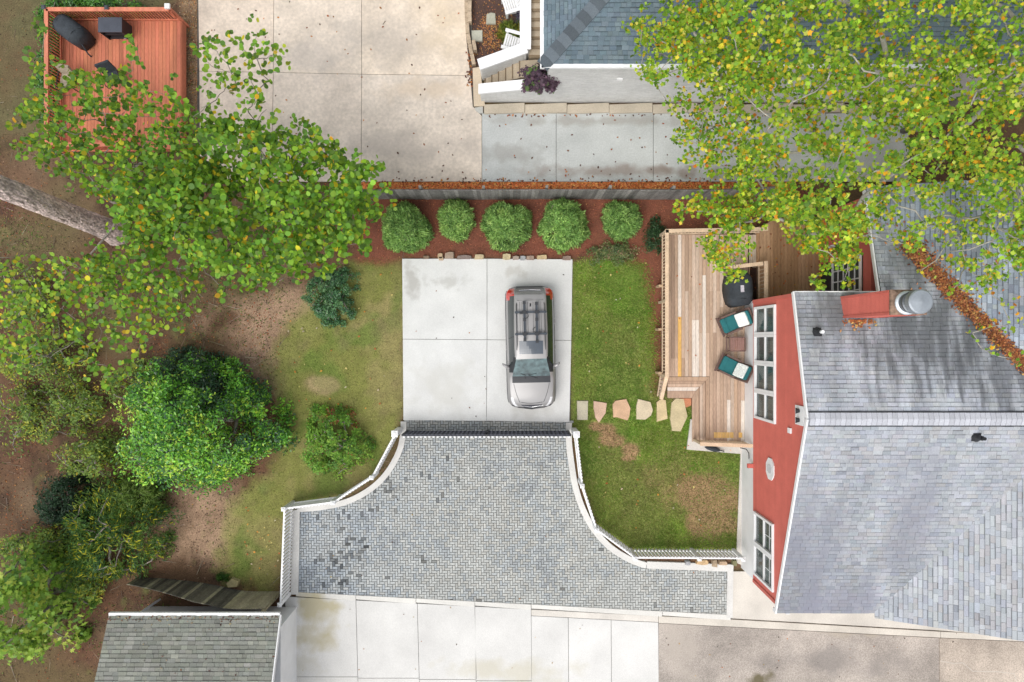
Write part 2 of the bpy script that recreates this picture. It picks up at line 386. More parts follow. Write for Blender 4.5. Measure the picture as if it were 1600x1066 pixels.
cc = np.ones((nx*ny, 4), np.float32); cc[:, :3] = G.reshape(-1, 3); at.data.foreach_set('color', cc.ravel())
me.materials.append(ground_mat); me.polygons.foreach_set('use_smooth', [True]*len(q))
ground = link('ground', me, None, (0, 0, 0)); ground['kind'] = 'structure'

def samp(grid, x, y):
    i = np.clip(np.searchsorted(gx, x)-1, 0, nx-1); j = np.clip(np.searchsorted(gy, y)-1, 0, ny-1)
    return grid[j, i]
def scatter(mask, n):
    w_ = (mask > .03) & (np.abs(GX) < 21.5) & (np.abs(GY) < 14.5)
    x0, x1, y0, y1 = GX[w_].min(), GX[w_].max(), GY[w_].min(), GY[w_].max()
    x = rng.uniform(x0, x1, n); y = rng.uniform(y0, y1, n)
    k = rng.random(n) < samp(mask, x, y)
    x = x[k]; y = y[k]
    return np.stack([x, y, samp(Z, x, y)], 1)

# ---------------------------------------------------------------- paved surfaces
TOP = .05
def slab(parent, pts, m, name='slab', z0=-.12, z1=TOP, col=(1, 1, 1), inset=.008, z=TOP):
    mb = MB(); p = grow(PX(pts, z), -inset)
    mb.prism(p, z0, z1-.006, col); 
    mb.prism(p, z1-.006, z1, col, inset=.006)
    return mb.build(name, m, parent)
def sheet(parent, pts, m, z0, z1, name='joint_bed'):
    mb = MB(); mb.prism(PX(pts, z1), z0, z1); return mb.build(name, m, parent)

curb_mat = mat('curb_concrete', (.60, .585, .555), .85, .1, .9, .08, 25, .12, 120, .004)
pad = struct_root('parking_pad', P(761, 531))
sheet(pad, [(629, 405), (894, 405), (891, 658), (630, 657)], joint_mat, -.15, .03)
for pts, c in (([(628, 404), (761, 404), (761, 531), (629, 530)], 1.0), ([(761, 404), (895, 405), (893, 532), (761, 531)], .99), ([(629, 530), (761, 531), (760, 658), (630, 657)], 1.02), ([(761, 531), (893, 532), (890, 660), (760, 658)], 1.03)):
    slab(pad, pts, concrete_pad, col=(c, c, c))

drive = struct_root('upper_driveway', P(560, 115))
sheet(drive, [(308, -80), (735, -80), (740, 165), (753, 180), (753, 284), (308, 284)], joint_mat, -.15, .02)
BX = [308, 427, 566, 733]
for r in ((-80, 113, 116), (116, 113, 284)):
    pass
slab(drive, [(308, -80), (428, -80), (427, 113), (311, 111)], concrete_beige, col=(1.0, .98, .97))
slab(drive, [(428, -80), (565, -80), (565, 116), (427, 113)], concrete_beige, col=(1.0, 1.0, 1.0))
slab(drive, [(565, -80), (724, -80), (729, 60), (735, 118), (565, 116)], concrete_beige, col=(1.03, 1.02, 1.0))
slab(drive, [(311, 111), (427, 113), (424, 284), (312, 284)], concrete_beige, col=(.98, .96, .97))
slab(drive, [(427, 113), (565, 116), (564, 284), (424, 284)], concrete_beige, col=(.98, .98, 1.0))
slab(drive, [(565, 116), (735, 118), (739, 166), (753, 181), (753, 284), (564, 284)], concrete_beige, col=(.97, .98, 1.0))
side_drive = struct_root('side_driveway', P(980, 230))
sheet(side_drive, [(753, 176), (1420, 172), (1420, 284), (753, 284)], joint_mat, -.15, .02)
xs = [753, 869, 1021, 1153, 1290, 1420]
for a, b in zip(xs[:-1], xs[1:]):
    slab(side_drive, [(a, 177), (b, 175), (b, 284), (a, 284)], concrete_grey, col=(1+rnd.uniform(-.04, .04),)*3)

# herringbone paver court
court = struct_root('paver_court', P(760, 800))
PAVPX = [(634, 655), (890, 656), (888, 690), (891, 725), (897, 760), (908, 795), (925, 828), (950, 856), (985, 876), (1012, 885), (1137, 890), (1136, 961), (467, 925), (468, 800), (500, 797), (540, 788), (575, 770), (603, 745), (622, 712), (630, 685)]
pav = PX(PAVPX, .03)
mb = MB(); mb.prism(pav, -.15, .012, (.9, .9, .9)); mb.build('sand_bed', joint_mat, court)
pav_big = grow(pav, .07)
PW = .105; pavers = []
ang = math.radians(.6); ca, sa = math.cos(ang), math.sin(ang)
for i in range(-120, 140):
    for j in range(-110, 110):
        k = (i-j) % 4
        if k == 0: cx, cy, hz = (i+1)*PW, (j+.5)*PW, True
        elif k == 2: cx, cy, hz = (i+.5)*PW, (j+1)*PW-PW, False
        else: continue
        if k == 2: cy = j*PW
        pavers.append((cx, cy, hz))
# exact 90-degree herringbone: horizontal paver covers cells (i,j),(i+1,j) for (i-j)%4==0, vertical covers (i,j),(i,j-1)... for (i-j)%4==2
arr = np.array([(a*ca-b*sa, a*sa+b*ca, h) for a, b, h in pavers]); arr[:, 1] -= 6.9
keep = inpoly(arr[:, 0], arr[:, 1], pav_big); arr = arr[keep]
ppx = arr[:, 0]*F/(H-.035)+800; ppy = 533-arr[:, 1]*F/(H-.035)
base = np.array([(.465, .465, .455), (.44, .445, .44), (.415, .428, .438), (.375, .393, .41), (.455, .445, .425), (.335, .345, .36)])
f = fbm(arr[:, 0], arr[:, 1], 1.1, 5, 3)+rng.normal(0, .16, len(arr))-.00025*(ppx-760)
ci = np.clip(np.digitize(f, [.38, .5, .62, .72, .85]), 0, 5); 
pc = base[np.array([0, 4, 1, 2, 3, 5])[ci]]*(1+.07*rng.normal(size=(len(arr), 1)))
st = np.zeros(len(arr))
for cx, cy, rx, ry, a in ((535, 870, 38, 60, .62), (590, 780, 35, 28, .5), (600, 757, 22, 22, .55), (555, 905, 18, 22, .7), (685, 785, 12, 10, .25), (670, 880, 22, 18, .3), (525, 915, 22, 12, .6)):
    d = np.hypot((ppx-cx)/rx, (ppy-cy)/ry); st = np.maximum(st, np.clip(1.3-d, 0, 1)*a)
dk = rng.random(len(arr)) < st*.8
pc[dk] *= np.clip(rng.normal(.62, .22, (dk.sum(), 1)), .15, .95)
pc *= np.array([.98, 1.0, .975])*.90
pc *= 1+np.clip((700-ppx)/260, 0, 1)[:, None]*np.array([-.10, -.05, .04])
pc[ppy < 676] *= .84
pc[(rng.random(len(arr)) < .004)] *= .45
o = np.argsort(np.hypot(arr[:, 0]-0, arr[:, 1]+3.4))
def paver_geo(mb, x, y, hz, col, dz):
    L, W = 2*PW-.009, PW-.009
    if not hz: L, W = W, L
    c = [(x+(sx*L/2)*ca-(sy*W/2)*sa, y+(sx*L/2)*sa+(sy*W/2)*ca) for sx, sy in ((-1, -1), (1, -1), (1, 1), (-1, 1))]
    mb.prism(c, .0, .036+dz, col, inset=.006)
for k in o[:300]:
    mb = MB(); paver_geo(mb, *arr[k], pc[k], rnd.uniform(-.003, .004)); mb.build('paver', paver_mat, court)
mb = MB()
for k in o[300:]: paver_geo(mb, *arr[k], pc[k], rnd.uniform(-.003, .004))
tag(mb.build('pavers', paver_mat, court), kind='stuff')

# concrete curbs round the court
def strip(mb, path, w0, w1, z0, z1, col=(1, 1, 1)):
    n = len(path); L = []; R = []
    for i in range(n):
        a = Vector(path[max(i-1, 0)]); b = Vector(path[min(i+1, n-1)]); d = (b-a).normalized(); nn = Vector((-d.y, d.x))
        p = Vector(path[i]); L.append(p+nn*w0); R.append(p-nn*w1)
    for i in range(n-1):
        mb.prism([tuple(R[i]), tuple(R[i+1]), tuple(L[i+1]), tuple(L[i])], z0, z1, col)
def smoothpath(pts, k=6):
    out = []; n = len(pts)
    for i in range(n-1):
        p0, p1, p2, p3 = [np.array(pts[min(max(j, 0), n-1)], float) for j in (i-1, i, i+1, i+2)]
        for t in np.linspace(0, 1, k, endpoint=False):
            out.append(tuple(.5*((2*p1)+(-p0+p2)*t+(2*p0-5*p1+4*p2-p3)*t*t+(-p0+3*p1-3*p2+p3)*t**3)))
    out.append(tuple(pts[-1])); return out
curb = struct_root('court_curb', P(620, 700))
mb = MB(); strip(mb, PX(smoothpath([(630.5, 659), (629.5, 680), (623, 707), (604, 740), (578, 765), (542, 784), (500, 793), (464, 796)]), .07), .115, .115, -.1, .085); mb.build('curb_run', curb_mat, curb)
mb = MB(); strip(mb, PX([(462.5, 797), (461.5, 860), (460, 929)], .07), .15, .15, -.1, .087); mb.build('curb_run', curb_mat, curb)
mb = MB(); strip(mb, PX(smoothpath([(889, 661), (889, 690), (893, 725), (899, 760), (910, 794), (927, 826), (953, 855), (985, 875), (1010, 884)]), .07), .12, .12, -.1, .085); mb.build('curb_run', curb_mat, curb)
mb = MB(); strip(mb, PX([(1011, 883), (1146, 888)], .07), .14, .14, -.1, .087); mb.build('curb_run', curb_mat, curb)
mb = MB(); strip(mb, PX([(1141.5, 893), (1140, 966)], .06), .12, .12, -.1, .07); mb.build('curb_run', curb_mat, curb)
band = struct_root('court_edge_band', P(800, 945))
bx = [462, 556, 650, 742, 830, 1035, 1142]
by = lambda x: 925.5+(x-467)*(960.5-925.5)/(1137-467)
for a, b in zip(bx[:-1], bx[1:]):
    slab(band, [(a, by(a)), (b, by(b)), (b, by(b)+9), (a, by(a)+7)], concrete_low, z1=.055, col=(1.05, 1.04, 1.02))

lower = struct_root('lower_driveway', P(740, 1000))
sheet(lower, [(440, 932), (1028, 960), (1028, 1130), (440, 1130)], joint_mat, -.15, .02)
def lo(x): return by(x)+8
cols = [445, 556, 652, 742, 830, 888, 955, 1029]
tops = [0, 0, 0, 0, 8, 12, 12, 12]
for i, (a, b) in enumerate(zip(cols[:-1], cols[1:])):
    k = 10 if i >= 4 else 0
    e = 1.05 if i in (5, 6) else 1.0
    sk = 3 if i < 3 else 1
    bot = 1058+2*i if i < 4 else 1130
    slab(lower, [(a, lo(a)+k), (b, lo(b)+k), (b+sk, bot), (a+sk, bot)], concrete_low, col=(e, e, e*1.01))
    if i < 4: slab(lower, [(a+sk, bot), (b+sk, bot), (b+sk+2, 1130), (a+sk+2, 1130)], concrete_low)
slab(lower, [(830, lo(830)), (1029, lo(1029)), (1029, lo(1029)+10), (830, lo(830)+10)], concrete_walk, col=(1.08, 1.08, 1.08))
apron = struct_root('house_apron', P(1180, 930))
slab(apron, [(1142, 893), (1180, 893), (1420, 893), (1700, 893), (1700, 1005), (1470, 986), (1143, 967)], concrete_walk, z1=.045, col=(1.03, 1.02, 1.0))
slab(apron, [(1029, 963), (1143, 968), (1470, 987), (1470, 997), (1029, 974)], concrete_walk, z1=.052, col=(1.04, 1.02, .98))
slab(apron, [(1470, 987), (1800, 1003), (1800, 1012), (1470, 997)], concrete_walk, z1=.052, col=(1.04, 1.02, .98))
alley = struct_root('alley', P(1250, 1030))
slab(alley, [(1029, 974), (1468, 997), (1468, 1140), (1029, 1140)], alley_mat)
slab(alley, [(1468, 997), (1800, 1012), (1800, 1140), (1468, 1140)], alley_mat, col=(1.18, 1.14, 1.08))
mb = MB(); crk = PX([(1470, 1033), (1490, 1037), (1505, 1036), (1520, 1049), (1560, 1050), (1585, 1053), (1592, 1075)], .055)
strip(mb, crk, .012, .012, .04, .054, (.95, .93, .9)); mb.build('crack_filler', concrete_walk, alley)

# ledge below the neighbour's wall
ledge = struct_root('wall_ledge', P(950, 170))
xs = [756, 820, 886, 952, 1020, 1090, 1160, 1240, 1320, 1420]
for i, (a, b) in enumerate(zip(xs[:-1], xs[1:])):
    slab(ledge, [(a, 163), (b, 160), (b, 176-i*.2), (a, 178-i*.2)], concrete_walk, z1=.14, z=.14, col=(.86, .80, .70))
slab(ledge, [(738, 106), (750, 104), (758, 163), (756, 166), (740, 166)], concrete_walk, z1=.15, z=.15, col=(1.0, .88, .72))
mb = MB(); mb.prism(PX([(740, 167), (756, 164), (756, 178), (748, 178), (742, 173)], .1), -.1, .1, (.8, .84, .86), inset=.04); mb.build('curb_end', concrete_walk, ledge)

# concrete landing by the deck
landing = struct_root('deck_landing', P(1115, 700))
slab(landing, [(1079, 655), (1110, 655), (1110, 690), (1160, 690), (1160, 710), (1073, 703)], concrete_walk, z1=.06, z=.06)
slab(landing, [(1158, 690), (1180, 690), (1180, 892), (1150, 880)], concrete_walk, z1=.04, z=.04)
# ---------------------------------------------------------------- houses
def clip_convex(poly, clip):
    A = sum(clip[i][0]*clip[(i+1) % len(clip)][1]-clip[(i+1) % len(clip)][0]*clip[i][1] for i in range(len(clip)))
    if A < 0: clip = clip[::-1]
    out = poly
    for i in range(len(clip)):
        a, b = clip[i], clip[(i+1) % len(clip)]; inp = out; out = []
        if not inp: return []
        def side(p): return (b[0]-a[0])*(p[1]-a[1])-(b[1]-a[1])*(p[0]-a[0])
        for j in range(len(inp)):
            p, q_ = inp[j-1], inp[j]; sp, sq = side(p), side(q_)
            if sp*sq < -1e-12: t = sp/(sp-sq); out.append((p[0]+(q_[0]-p[0])*t, p[1]+(q_[1]-p[1])*t))
            if sq >= -1e-9: out.append(q_)
    return out
def shingles(roof, O, uh, ph, slope, polyXY, colf, n_parts, expo=.145, wmin=.13, wmax=.36, seed=0, vis=None, shingle_mat=shingle_mat):
    """courses of asphalt shingles on the plane through O, running along uh, rising along ph"""
    r = random.Random(seed); th = math.atan(slope); ct, s_ = math.cos(th), math.sin(th)
    O = Vector(O); U = Vector((uh[0], uh[1], 0)); V = Vector((ph[0]*ct, ph[1]*ct, s_)); Nn = U.cross(V)
    if Nn.z < 0: Nn = -Nn
    uv = [((x-O.x)*uh[0]+(y-O.y)*uh[1], ((x-O.x)*ph[0]+(y-O.y)*ph[1])/ct) for x, y in polyXY]
    u0 = min(a for a, b in uv); u1 = max(a for a, b in uv); v0 = min(b for a, b in uv); v1 = max(b for a, b in uv)
    deck = MB(); deck.poly3([O+U*a+V*b for a, b in uv], .12, Nn); deck.build('roof_sheathing', roof_deck, roof)
    items = []; nrow = int((v1-v0)/expo)+1
    for row in range(nrow):
        u = u0-r.random()*wmax; va = v0+row*expo
        while u < u1:
            wd = r.uniform(wmin, wmax); t0 = .014+r.choice((0, .012))
            p = clip_convex([(u, va), (u+wd-.006, va), (u+wd-.006, va+expo+.02), (u, va+expo+.02)], uv)
            um = u+wd/2; u += wd
            if len(p) < 3: continue
            area = abs(sum(p[i-1][0]*p[i][1]-p[i][0]*p[i-1][1] for i in range(len(p))))/2
            if area < .004: continue
            c3 = O+U*um+V*(va+expo/2)
            items.append((p, va, t0, c3, colf(c3.x, c3.y, r)))
    cen = (max(O.x, 6), O.y+1)
    def key(it):
        c = it[3]; s = F/(H-c.z); px = 800+c.x*s; py = 533-c.y*s
        inside = 5 < px < 1595 and 5 < py < 1060
        ar = it[2]
        return (0 if inside else 1, -c.z)
    items.sort(key=key)
    def geo(mb, it):
        p, va, t0, c3, col = it; n = len(p)
        A = sum(p[i-1][0]*p[i][1]-p[i][0]*p[i-1][1] for i in range(n))
        if A < 0: p = p[::-1]
        top = [O+U*a+V*b+Nn*(t0*(1-.75*(b-va)/expo)+.006) for a, b in p]; bot = [O+U*a+V*b for a, b in p]
        if U.cross(V).z < 0: top = top[::-1]; bot = bot[::-1]
        mb.add(bot+top, [tuple(range(n, 2*n))]+[(i, (i+1) % n, n+(i+1) % n, n+i) for i in range(n)], col)
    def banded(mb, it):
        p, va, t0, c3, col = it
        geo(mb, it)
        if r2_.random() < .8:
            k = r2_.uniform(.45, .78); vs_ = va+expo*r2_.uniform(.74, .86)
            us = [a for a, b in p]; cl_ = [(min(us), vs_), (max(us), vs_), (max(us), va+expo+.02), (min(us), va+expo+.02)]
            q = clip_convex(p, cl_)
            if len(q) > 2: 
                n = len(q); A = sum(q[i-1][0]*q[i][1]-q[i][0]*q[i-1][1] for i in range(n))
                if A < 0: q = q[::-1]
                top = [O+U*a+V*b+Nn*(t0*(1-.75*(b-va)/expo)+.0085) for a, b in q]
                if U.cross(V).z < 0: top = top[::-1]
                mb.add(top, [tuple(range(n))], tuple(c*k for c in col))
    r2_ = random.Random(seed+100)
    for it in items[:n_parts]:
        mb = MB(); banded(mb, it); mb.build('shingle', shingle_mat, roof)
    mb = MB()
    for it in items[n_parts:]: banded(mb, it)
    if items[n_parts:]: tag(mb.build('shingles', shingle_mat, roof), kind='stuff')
def jitc(c, r, a=.09):
    k = 1+r.gauss(0, a); return (c[0]*k, c[1]*k*(1+r.gauss(0, .012)), c[2]*k*(1+r.gauss(0, .02)))

# ---- red house on the right
house = thing('red_house', 'red lap-sided house with white windows and a grey shingle roof beside the wooden deck', 'house', (9.23, -3.8, 0))
WX, ZB = 9.23, 1.45
zS = lambda y: 6.32-.363*(-2.42-y)
zN = lambda y: 6.32-.2625*(y+2.42)
mb = MB(); mb.box((WX+6, -3.8, .62), (12.0, 10.66, 1.66), col=(1, 1, 1)); mb.build('foundation', white_paint, house)
wall = None
mb = MB(); mb.add([(WX+.06, -9.1, ZB), (WX+.06, 1.5, ZB), (WX+.06, 1.5, zN(1.5)-.15), (WX+.06, -2.42, 6.15), (WX+.06, -9.1, zS(-9.1)-.15)] + [(WX+11, -9.1, ZB), (WX+11, 1.5, ZB), (WX+11, 1.5, zN(1.5)-.15), (WX+11, -2.42, 6.15), (WX+11, -9.1, zS(-9.1)-.15)],
    [(0, 4, 3, 2, 1), (5, 6, 7, 8, 9), (0, 5, 9, 4), (1, 2, 7, 6), (2, 3, 8, 7), (3, 4, 9, 8), (0, 1, 6, 5)]); wall = mb.build('wall', dark_red, house)
ex = .19; z = ZB
openings = [(-2.92, 1.30, 1.68, 3.74), (-8.85, -6.43, 1.62, 3.55)]
while z < 6.3:
    zt = z+ex; lo_, hi_ = -9.12, 1.52
    zm = zt+.02
    if zm > zS(-9.12)-.1: lo_ = max(lo_, -2.42-(6.22-zm)/.363) if zm < 6.2 else None
    if lo_ is None: break
    if zm > zN(1.52)-.1: hi_ = min(hi_, -2.42+(6.22-zm)/.2625)
    if hi_-lo_ < .2: break
    segs = [(lo_, hi_)]
    for a, b, c, d in openings:
        if zt > c+.05 and z < d-.05:
            segs = [s for (p, q_) in segs for s in ((p, min(q_, a)), (max(p, b), q_)) if s[1]-s[0] > .05]
    for a, b in segs:
        m = MB(); k = 1+rnd.uniform(-.03, .03); x0 = WX
        m.add([(x0-.03, a, z), (x0-.03, b, z), (x0+.0, b, zt-.02), (x0+.0, a, zt-.02), (x0+.05, a, z), (x0+.05, b, z), (x0+.05, b, zt-.02), (x0+.05, a, zt-.02)],
              [(0, 3, 2, 1), (0, 1, 5, 4), (3, 7, 6, 2), (0, 4, 7, 3), (1, 2, 6, 5)], (k, k, k)); m.build('siding_board', red_siding, wall)
    z += ex
m = MB(); m.box((WX-.03, -9.13, (ZB+3.75)/2), (.05, .12, 3.75-ZB)); m.box((WX+.05, -9.16, (ZB+3.75)/2), (.12, .05, 3.75-ZB)); m.build('corner_board', red_siding, house)
m = MB(); m.box((WX-.03, 1.50, (ZB+5.1)/2), (.05, .12, 5.1-ZB)); m.build('corner_board', red_siding, house)
m = MB(); m.box((WX+.05, -9.15, 1.42), (.14, .05, .1)); m.build('drip_edge', white_paint, house)
# windows
def window(y0, y1, z0, z1, kind, first):
    fr = MB(); t = .09; xo = WX-.05
    fr.box((xo, y0+t/2, (z0+z1)/2), (.1, t, z1-z0)); fr.box((xo, y1-t/2, (z0+z1)/2), (.1, t, z1-z0))
    fr.box((xo, (y0+y1)/2, z0+t/2), (.1, y1-y0-2*t, t)); fr.box((xo, (y0+y1)/2, z1-t/2), (.1, y1-y0-2*t, t))
    o = fr.build('window', white_paint, house)
    zm = (z0+z1)/2
    m = MB(); m.box((xo+.02, (y0+y1)/2, zm), (.07, y1-y0-2*t, .07)); m.build('meeting_rail', white_paint, o)
    for a, b in ((z0+t, zm-.035), (zm+.035, z1-t)):
        m = MB(); m.box((WX-.005, (y0+y1)/2, (a+b)/2), (.012, y1-y0-2*t, b-a)); m.build('pane', glass_mat, o)
    m = MB(); yy = (y0+y1)/2
    if kind: 
        for q_ in (y0+t+(y1-y0-2*t)*.5,): m.box((WX-.016, q_, (zm+z1)/2), (.014, .02, z1-zm-t)); 
        m.box((WX-.016, yy, zm+(z1-zm)*.5), (.0138, y1-y0-2*t, .02)); m.build('muntin', white_paint, o)
    m = MB(); m.box((WX+.045, yy, zm), (.02, y1-y0-.1, z1-z0-.1)); m.build('room_interior', dark_room, o)
    m = MB(); cv = {0: (.24, .30, .25), 1: (.05, .22, .20), 2: (.28, .30, .26), 3: (.20, .18, .10)}[first % 4]
    yc = y1-t; yw = (y1-y0-2*t)
    for k in range(5):
        m.box((WX+.026-.003*(k % 2), y0+t+yw*(.06+.045*k), zm-.2), (.008, yw*.04, (z1-z0)*.8 - .25), col=(.26, .33, .28))
    if first % 4 in (1, 3):
        for k in range(5): m.box((WX+.027, y0+t+yw*(.30+.12*k), (zm+z1)/2), (.008, yw*.1, (z1-zm)*.75), col=cv)
    else:
        m.box((WX+.027, y0+t+yw*.62, (zm+z1)/2-.05), (.008, yw*.45, (z1-zm)*.7), col=cv)
    m.build('curtain', curtain_mat, o)
for i in range(4): window(-2.9+i*1.045, -2.9+(i+1)*1.045-.005, 1.70, 3.72, 0, i)
for i in range(2): window(-8.83+i*1.2, -8.83+(i+1)*1.2-.005, 1.64, 3.53, 1, i+1)
# octagonal gable vent
m = MB(); c = P(1206, 733, 3.2)
for (r0, x0, x1, cc_) in ((.33, WX-.06, WX+.02, (1, 1, 1)),):
    ring = [(0, .36*math.cos(a)*1.15, .30*math.sin(a)) for a in [math.pi/8+k*math.pi/4 for k in range(8)]]
    m.loft([[(x0, c.y+p[1], 3.2+p[2]*1.3) for p in ring], [(x1, c.y+p[1], 3.2+p[2]*1.3) for p in ring]])
v = m.build('gable_vent', white_paint, house)
m = MB()
for k in range(6): m.box((WX-.07, c.y, 3.02+k*.075), (.02, .34-.05*abs(k-2.5), .03), col=(.62, .62, .62))
m.build('louvre', white_paint, v)
# floodlight plate under the ridge
c = P(1255, 650, 5.85); m = MB(); m.box((WX-.04, c.y, 5.72), (.06, .62, .62)); fl = m.build('floodlight', white_paint, house)
for s in (-.15, .15):
    m = MB(); m.tube([(WX-.06, c.y+s, 5.75), (WX-.18, c.y+s, 5.70)], [.05, .10], 10); m.build('lamp_head', black_plain, fl)
m = MB(); m.box((WX-.04, P(1233, 673, 4.9).y, 4.9), (.06, .17, .22)); m.build('outlet_box', white_paint, house)
m = MB(); q_ = P(1173, 728, 1.4); m.box((WX-.12, q_.y, 1.4), (.22, .16, .12)); m.build('hose_bib', red_siding, house)
m = MB(); m.tube([P(1157, 700, 1.0), P(1166, 702, 1.2), P(1170, 708, 1.15), P(1170.5, 717, .9)], .018, 6); m.build('pipe', black_plain, house)
# main roof
def c_south(x, y, r):
    f_ = float(fbm(x*1.0, y*.35, 1.0, 21)); g = float(fbm(x*1.2, y*.18, .5, 22)); d = float(np.clip((-3.5-y)/6, 0, 1))
    edge = max(0, 1-(x-9.2)/2.2)*.35*d
    k = 1-.34*np.clip((f_-.40)*3.2, 0, 1)*(.25+.75*d)-edge*.8-.2*d*np.clip((g-.45)*4, 0, 1)
    k = max(.4, k*(1-.18*d))
    k = .5+.5*k; b = r.choice([(.355, .372, .40), (.34, .36, .39), (.37, .383, .405), (.36, .362, .375), (.315, .338, .372)])
    return jitc(tuple(c*k for c in b), r, .06)
def c_north(x, y, r):
    d = float(np.clip((y+2.0)/2.6, 0, 1)); f_ = float(fbm(x*1.6, y*.35, .8, 25)); g = float(fbm(x, y, 2.2, 26))
    k = 1-.84*d**.55*np.clip(.6+(f_-.4)*2.6, 0, 1)*np.clip(.65+(g-.35)*2, 0, 1)
    if y > .7+abs(x-11.5)*.9 and 10.9 < x < 12.2: k = max(k, .9)
    if abs(x-10.1) < .25 and y < .6: k *= .78
    k = .72+.28*k; b = r.choice([(.385, .405, .44), (.37, .39, .425), (.40, .412, .44), (.36, .385, .425)])
    return jitc(tuple(c*k for c in b), r, .05)
def c_wing(x, y, r):
    f_ = float(fbm(x, y, 1.5, 31)); k = 1-.45*np.clip((f_-.4)*3, 0, 1)
    b = r.choice([(.36, .41, .47), (.33, .38, .45), (.40, .43, .47), (.30, .34, .40)]); return jitc(tuple(c*k for c in b), r, .09)
def c_sw(x, y, r):
    b = r.choice([(.37, .39, .415), (.355, .375, .405), (.385, .40, .42), (.37, .37, .38), (.33, .352, .388)]); return jitc(b, r, .06)
roof = thing('roof', None, None, (12, -2.4, 5.5)); roof.parent = house; roof.location = Vector((12, -2.42, 5.5))-wloc(house)
shingles(roof, (9.2, -9.45, zS(-9.45)), (1, 0), (0, 1), .363, [(9.2, -9.45), (13.2, -9.45), (18.3, -2.6), (18.3, -2.42), (9.2, -2.42)], c_south, 170, seed=1, shingle_mat=shingle_south)
shingles(roof, (9.2, 4.6, zN(4.6)), (1, 0), (0, -1), .2625, [(9.2, 1.58), (9.2, -2.42), (18.3, -2.42), (16.2, -.85), (12.0, 1.58)], c_north, 100, seed=2, shingle_mat=shingle_north)
shingles(roof, (11.95, 4.7, zN(4.7)), (1, 0), (0, -1), .2625, [(11.98, 1.57), (16.25, 1.57), (16.25, -.9), (11.98, 4.55)], c_north, 10, seed=5) if False else shingles(roof, (11.95, 4.6, zN(4.6)), (1, 0), (0, -1), .2625, [(11.98, 4.55), (16.2, -.88), (12.02, 1.585)], c_north, 10, seed=5, shingle_mat=shingle_north)
shingles(roof, (11.9, 5.0, 4.47), (0, 1), (1, 0), .334, [(11.95, 4.7), (11.98, 4.3), (16.4, -1.1), (20, -1.1), (20, 5.2), (11.95, 5.2)], c_wing, 15, seed=3)
shingles(roof, (12.57, -9.6, 3.77), (0, 1), (1, 0), .48, [(12.6, -9.62), (18.5, -9.62), (18.5, -1.2), (12.6, -9.0)], c_sw, 15, seed=4)
# ridge vent and ridge caps
m = MB()
for s in (-1, 1):
    m.beam((9.22, -2.42+s*.21, 6.32-.06+.035), (18.5, -2.42+s*.21, 6.32-.06+.035), .05, .07, (1, 1, 1))
m.build('ridge_vent', black_plain, roof)
xx = 9.22; k = 0
while xx < 18.4:
    m = MB(); g = .46+rnd.uniform(-.04, .04)
    for s, sl_ in ((-1, .33), (1, .28)):
        a = (-2.42, 6.40); b = (-2.42+s*.2, 6.40-.2*sl_)
        z0, z1 = .0, .012
        pts = [(xx, a[0], a[1]+z1), (xx+.155, a[0], a[1]+z0), (xx+.155, b[0], b[1]+z0), (xx, b[0], b[1]+z1)]
        m.poly3(pts, .02, (0, s*.3, 1), (g, g*1.02, g*1.1))
    m.build('ridge_cap', shingle_mat, roof); xx += .16
# rake and eave trim
def trim(p0, p1, w_=.05, h_=.14, name='rake_trim', m_=None): mm = MB(); mm.beam(p0, p1, w_, h_); return mm.build(name, m_ or white_paint, house)
trim((9.17, -9.45, zS(-9.45)-.05), (9.17, -2.42, 6.27)); trim((9.17, -2.42, 6.27), (9.17, 1.6, zN(1.6)-.05))
trim((9.2, 1.60, zN(1.6)-.06), (11.95, 1.60, zN(1.6)-.06)); trim((11.95, 1.62, zN(1.6)-.05), (11.95, 5.1, zN(5.1)-.02))
mm = MB(); mm.box((9.25, -9.42, 3.6), (.16, .14, .2)); mm.build('downspout', white_paint, house)
mm = MB(); mm.box((9.62, -9.47, 3.6), (.12, .12, .2)); mm.build('downspout', white_paint, house)
# wing wall with its grid window
WW = 12.2
mm = MB(); mm.box((WW+3, 3.25, 2.3), (6, 3.5, 4.0)); wing = mm.build('wing_wall', red_siding, house)
mm = MB(); mm.box((WW-.03, 2.2, 2.72), (.06, 1.7, 2.1)); gw = mm.build('window', dark_room, house)
for y_, z_, sy, sz in ((1.38, 2.72, .08, 2.1), (3.02, 2.72, .08, 2.1), (2.2, 1.70, 1.6, .09), (2.2, 3.74, 1.6, .09)):
    mm = MB(); mm.box((WW-.08, y_, z_), (.06, sy, sz)); mm.build('frame', white_paint, gw)
for k in range(1, 5):
    mm = MB(); mm.box((WW-.075, 2.2, 1.7+k*.41), (.03, 1.56, .04)); mm.build('muntin', white_paint, gw)
for k in range(1, 4):
    mm = MB(); mm.box((WW-.0745, 1.4+k*.4, 2.72), (.0292, .04, 2.0)); mm.build('muntin', white_paint, gw)
mm = MB(); mm.box((WW-.02, 2.25, 1.1), (.05, 1.5, 1.0)); mm.build('door_panel', black_plain, house)
mm = MB(); mm.box((WW-.04, 3.6, 3.0), (.06, .09, 3.4)); mm.build('corner_trim', white_paint, house)
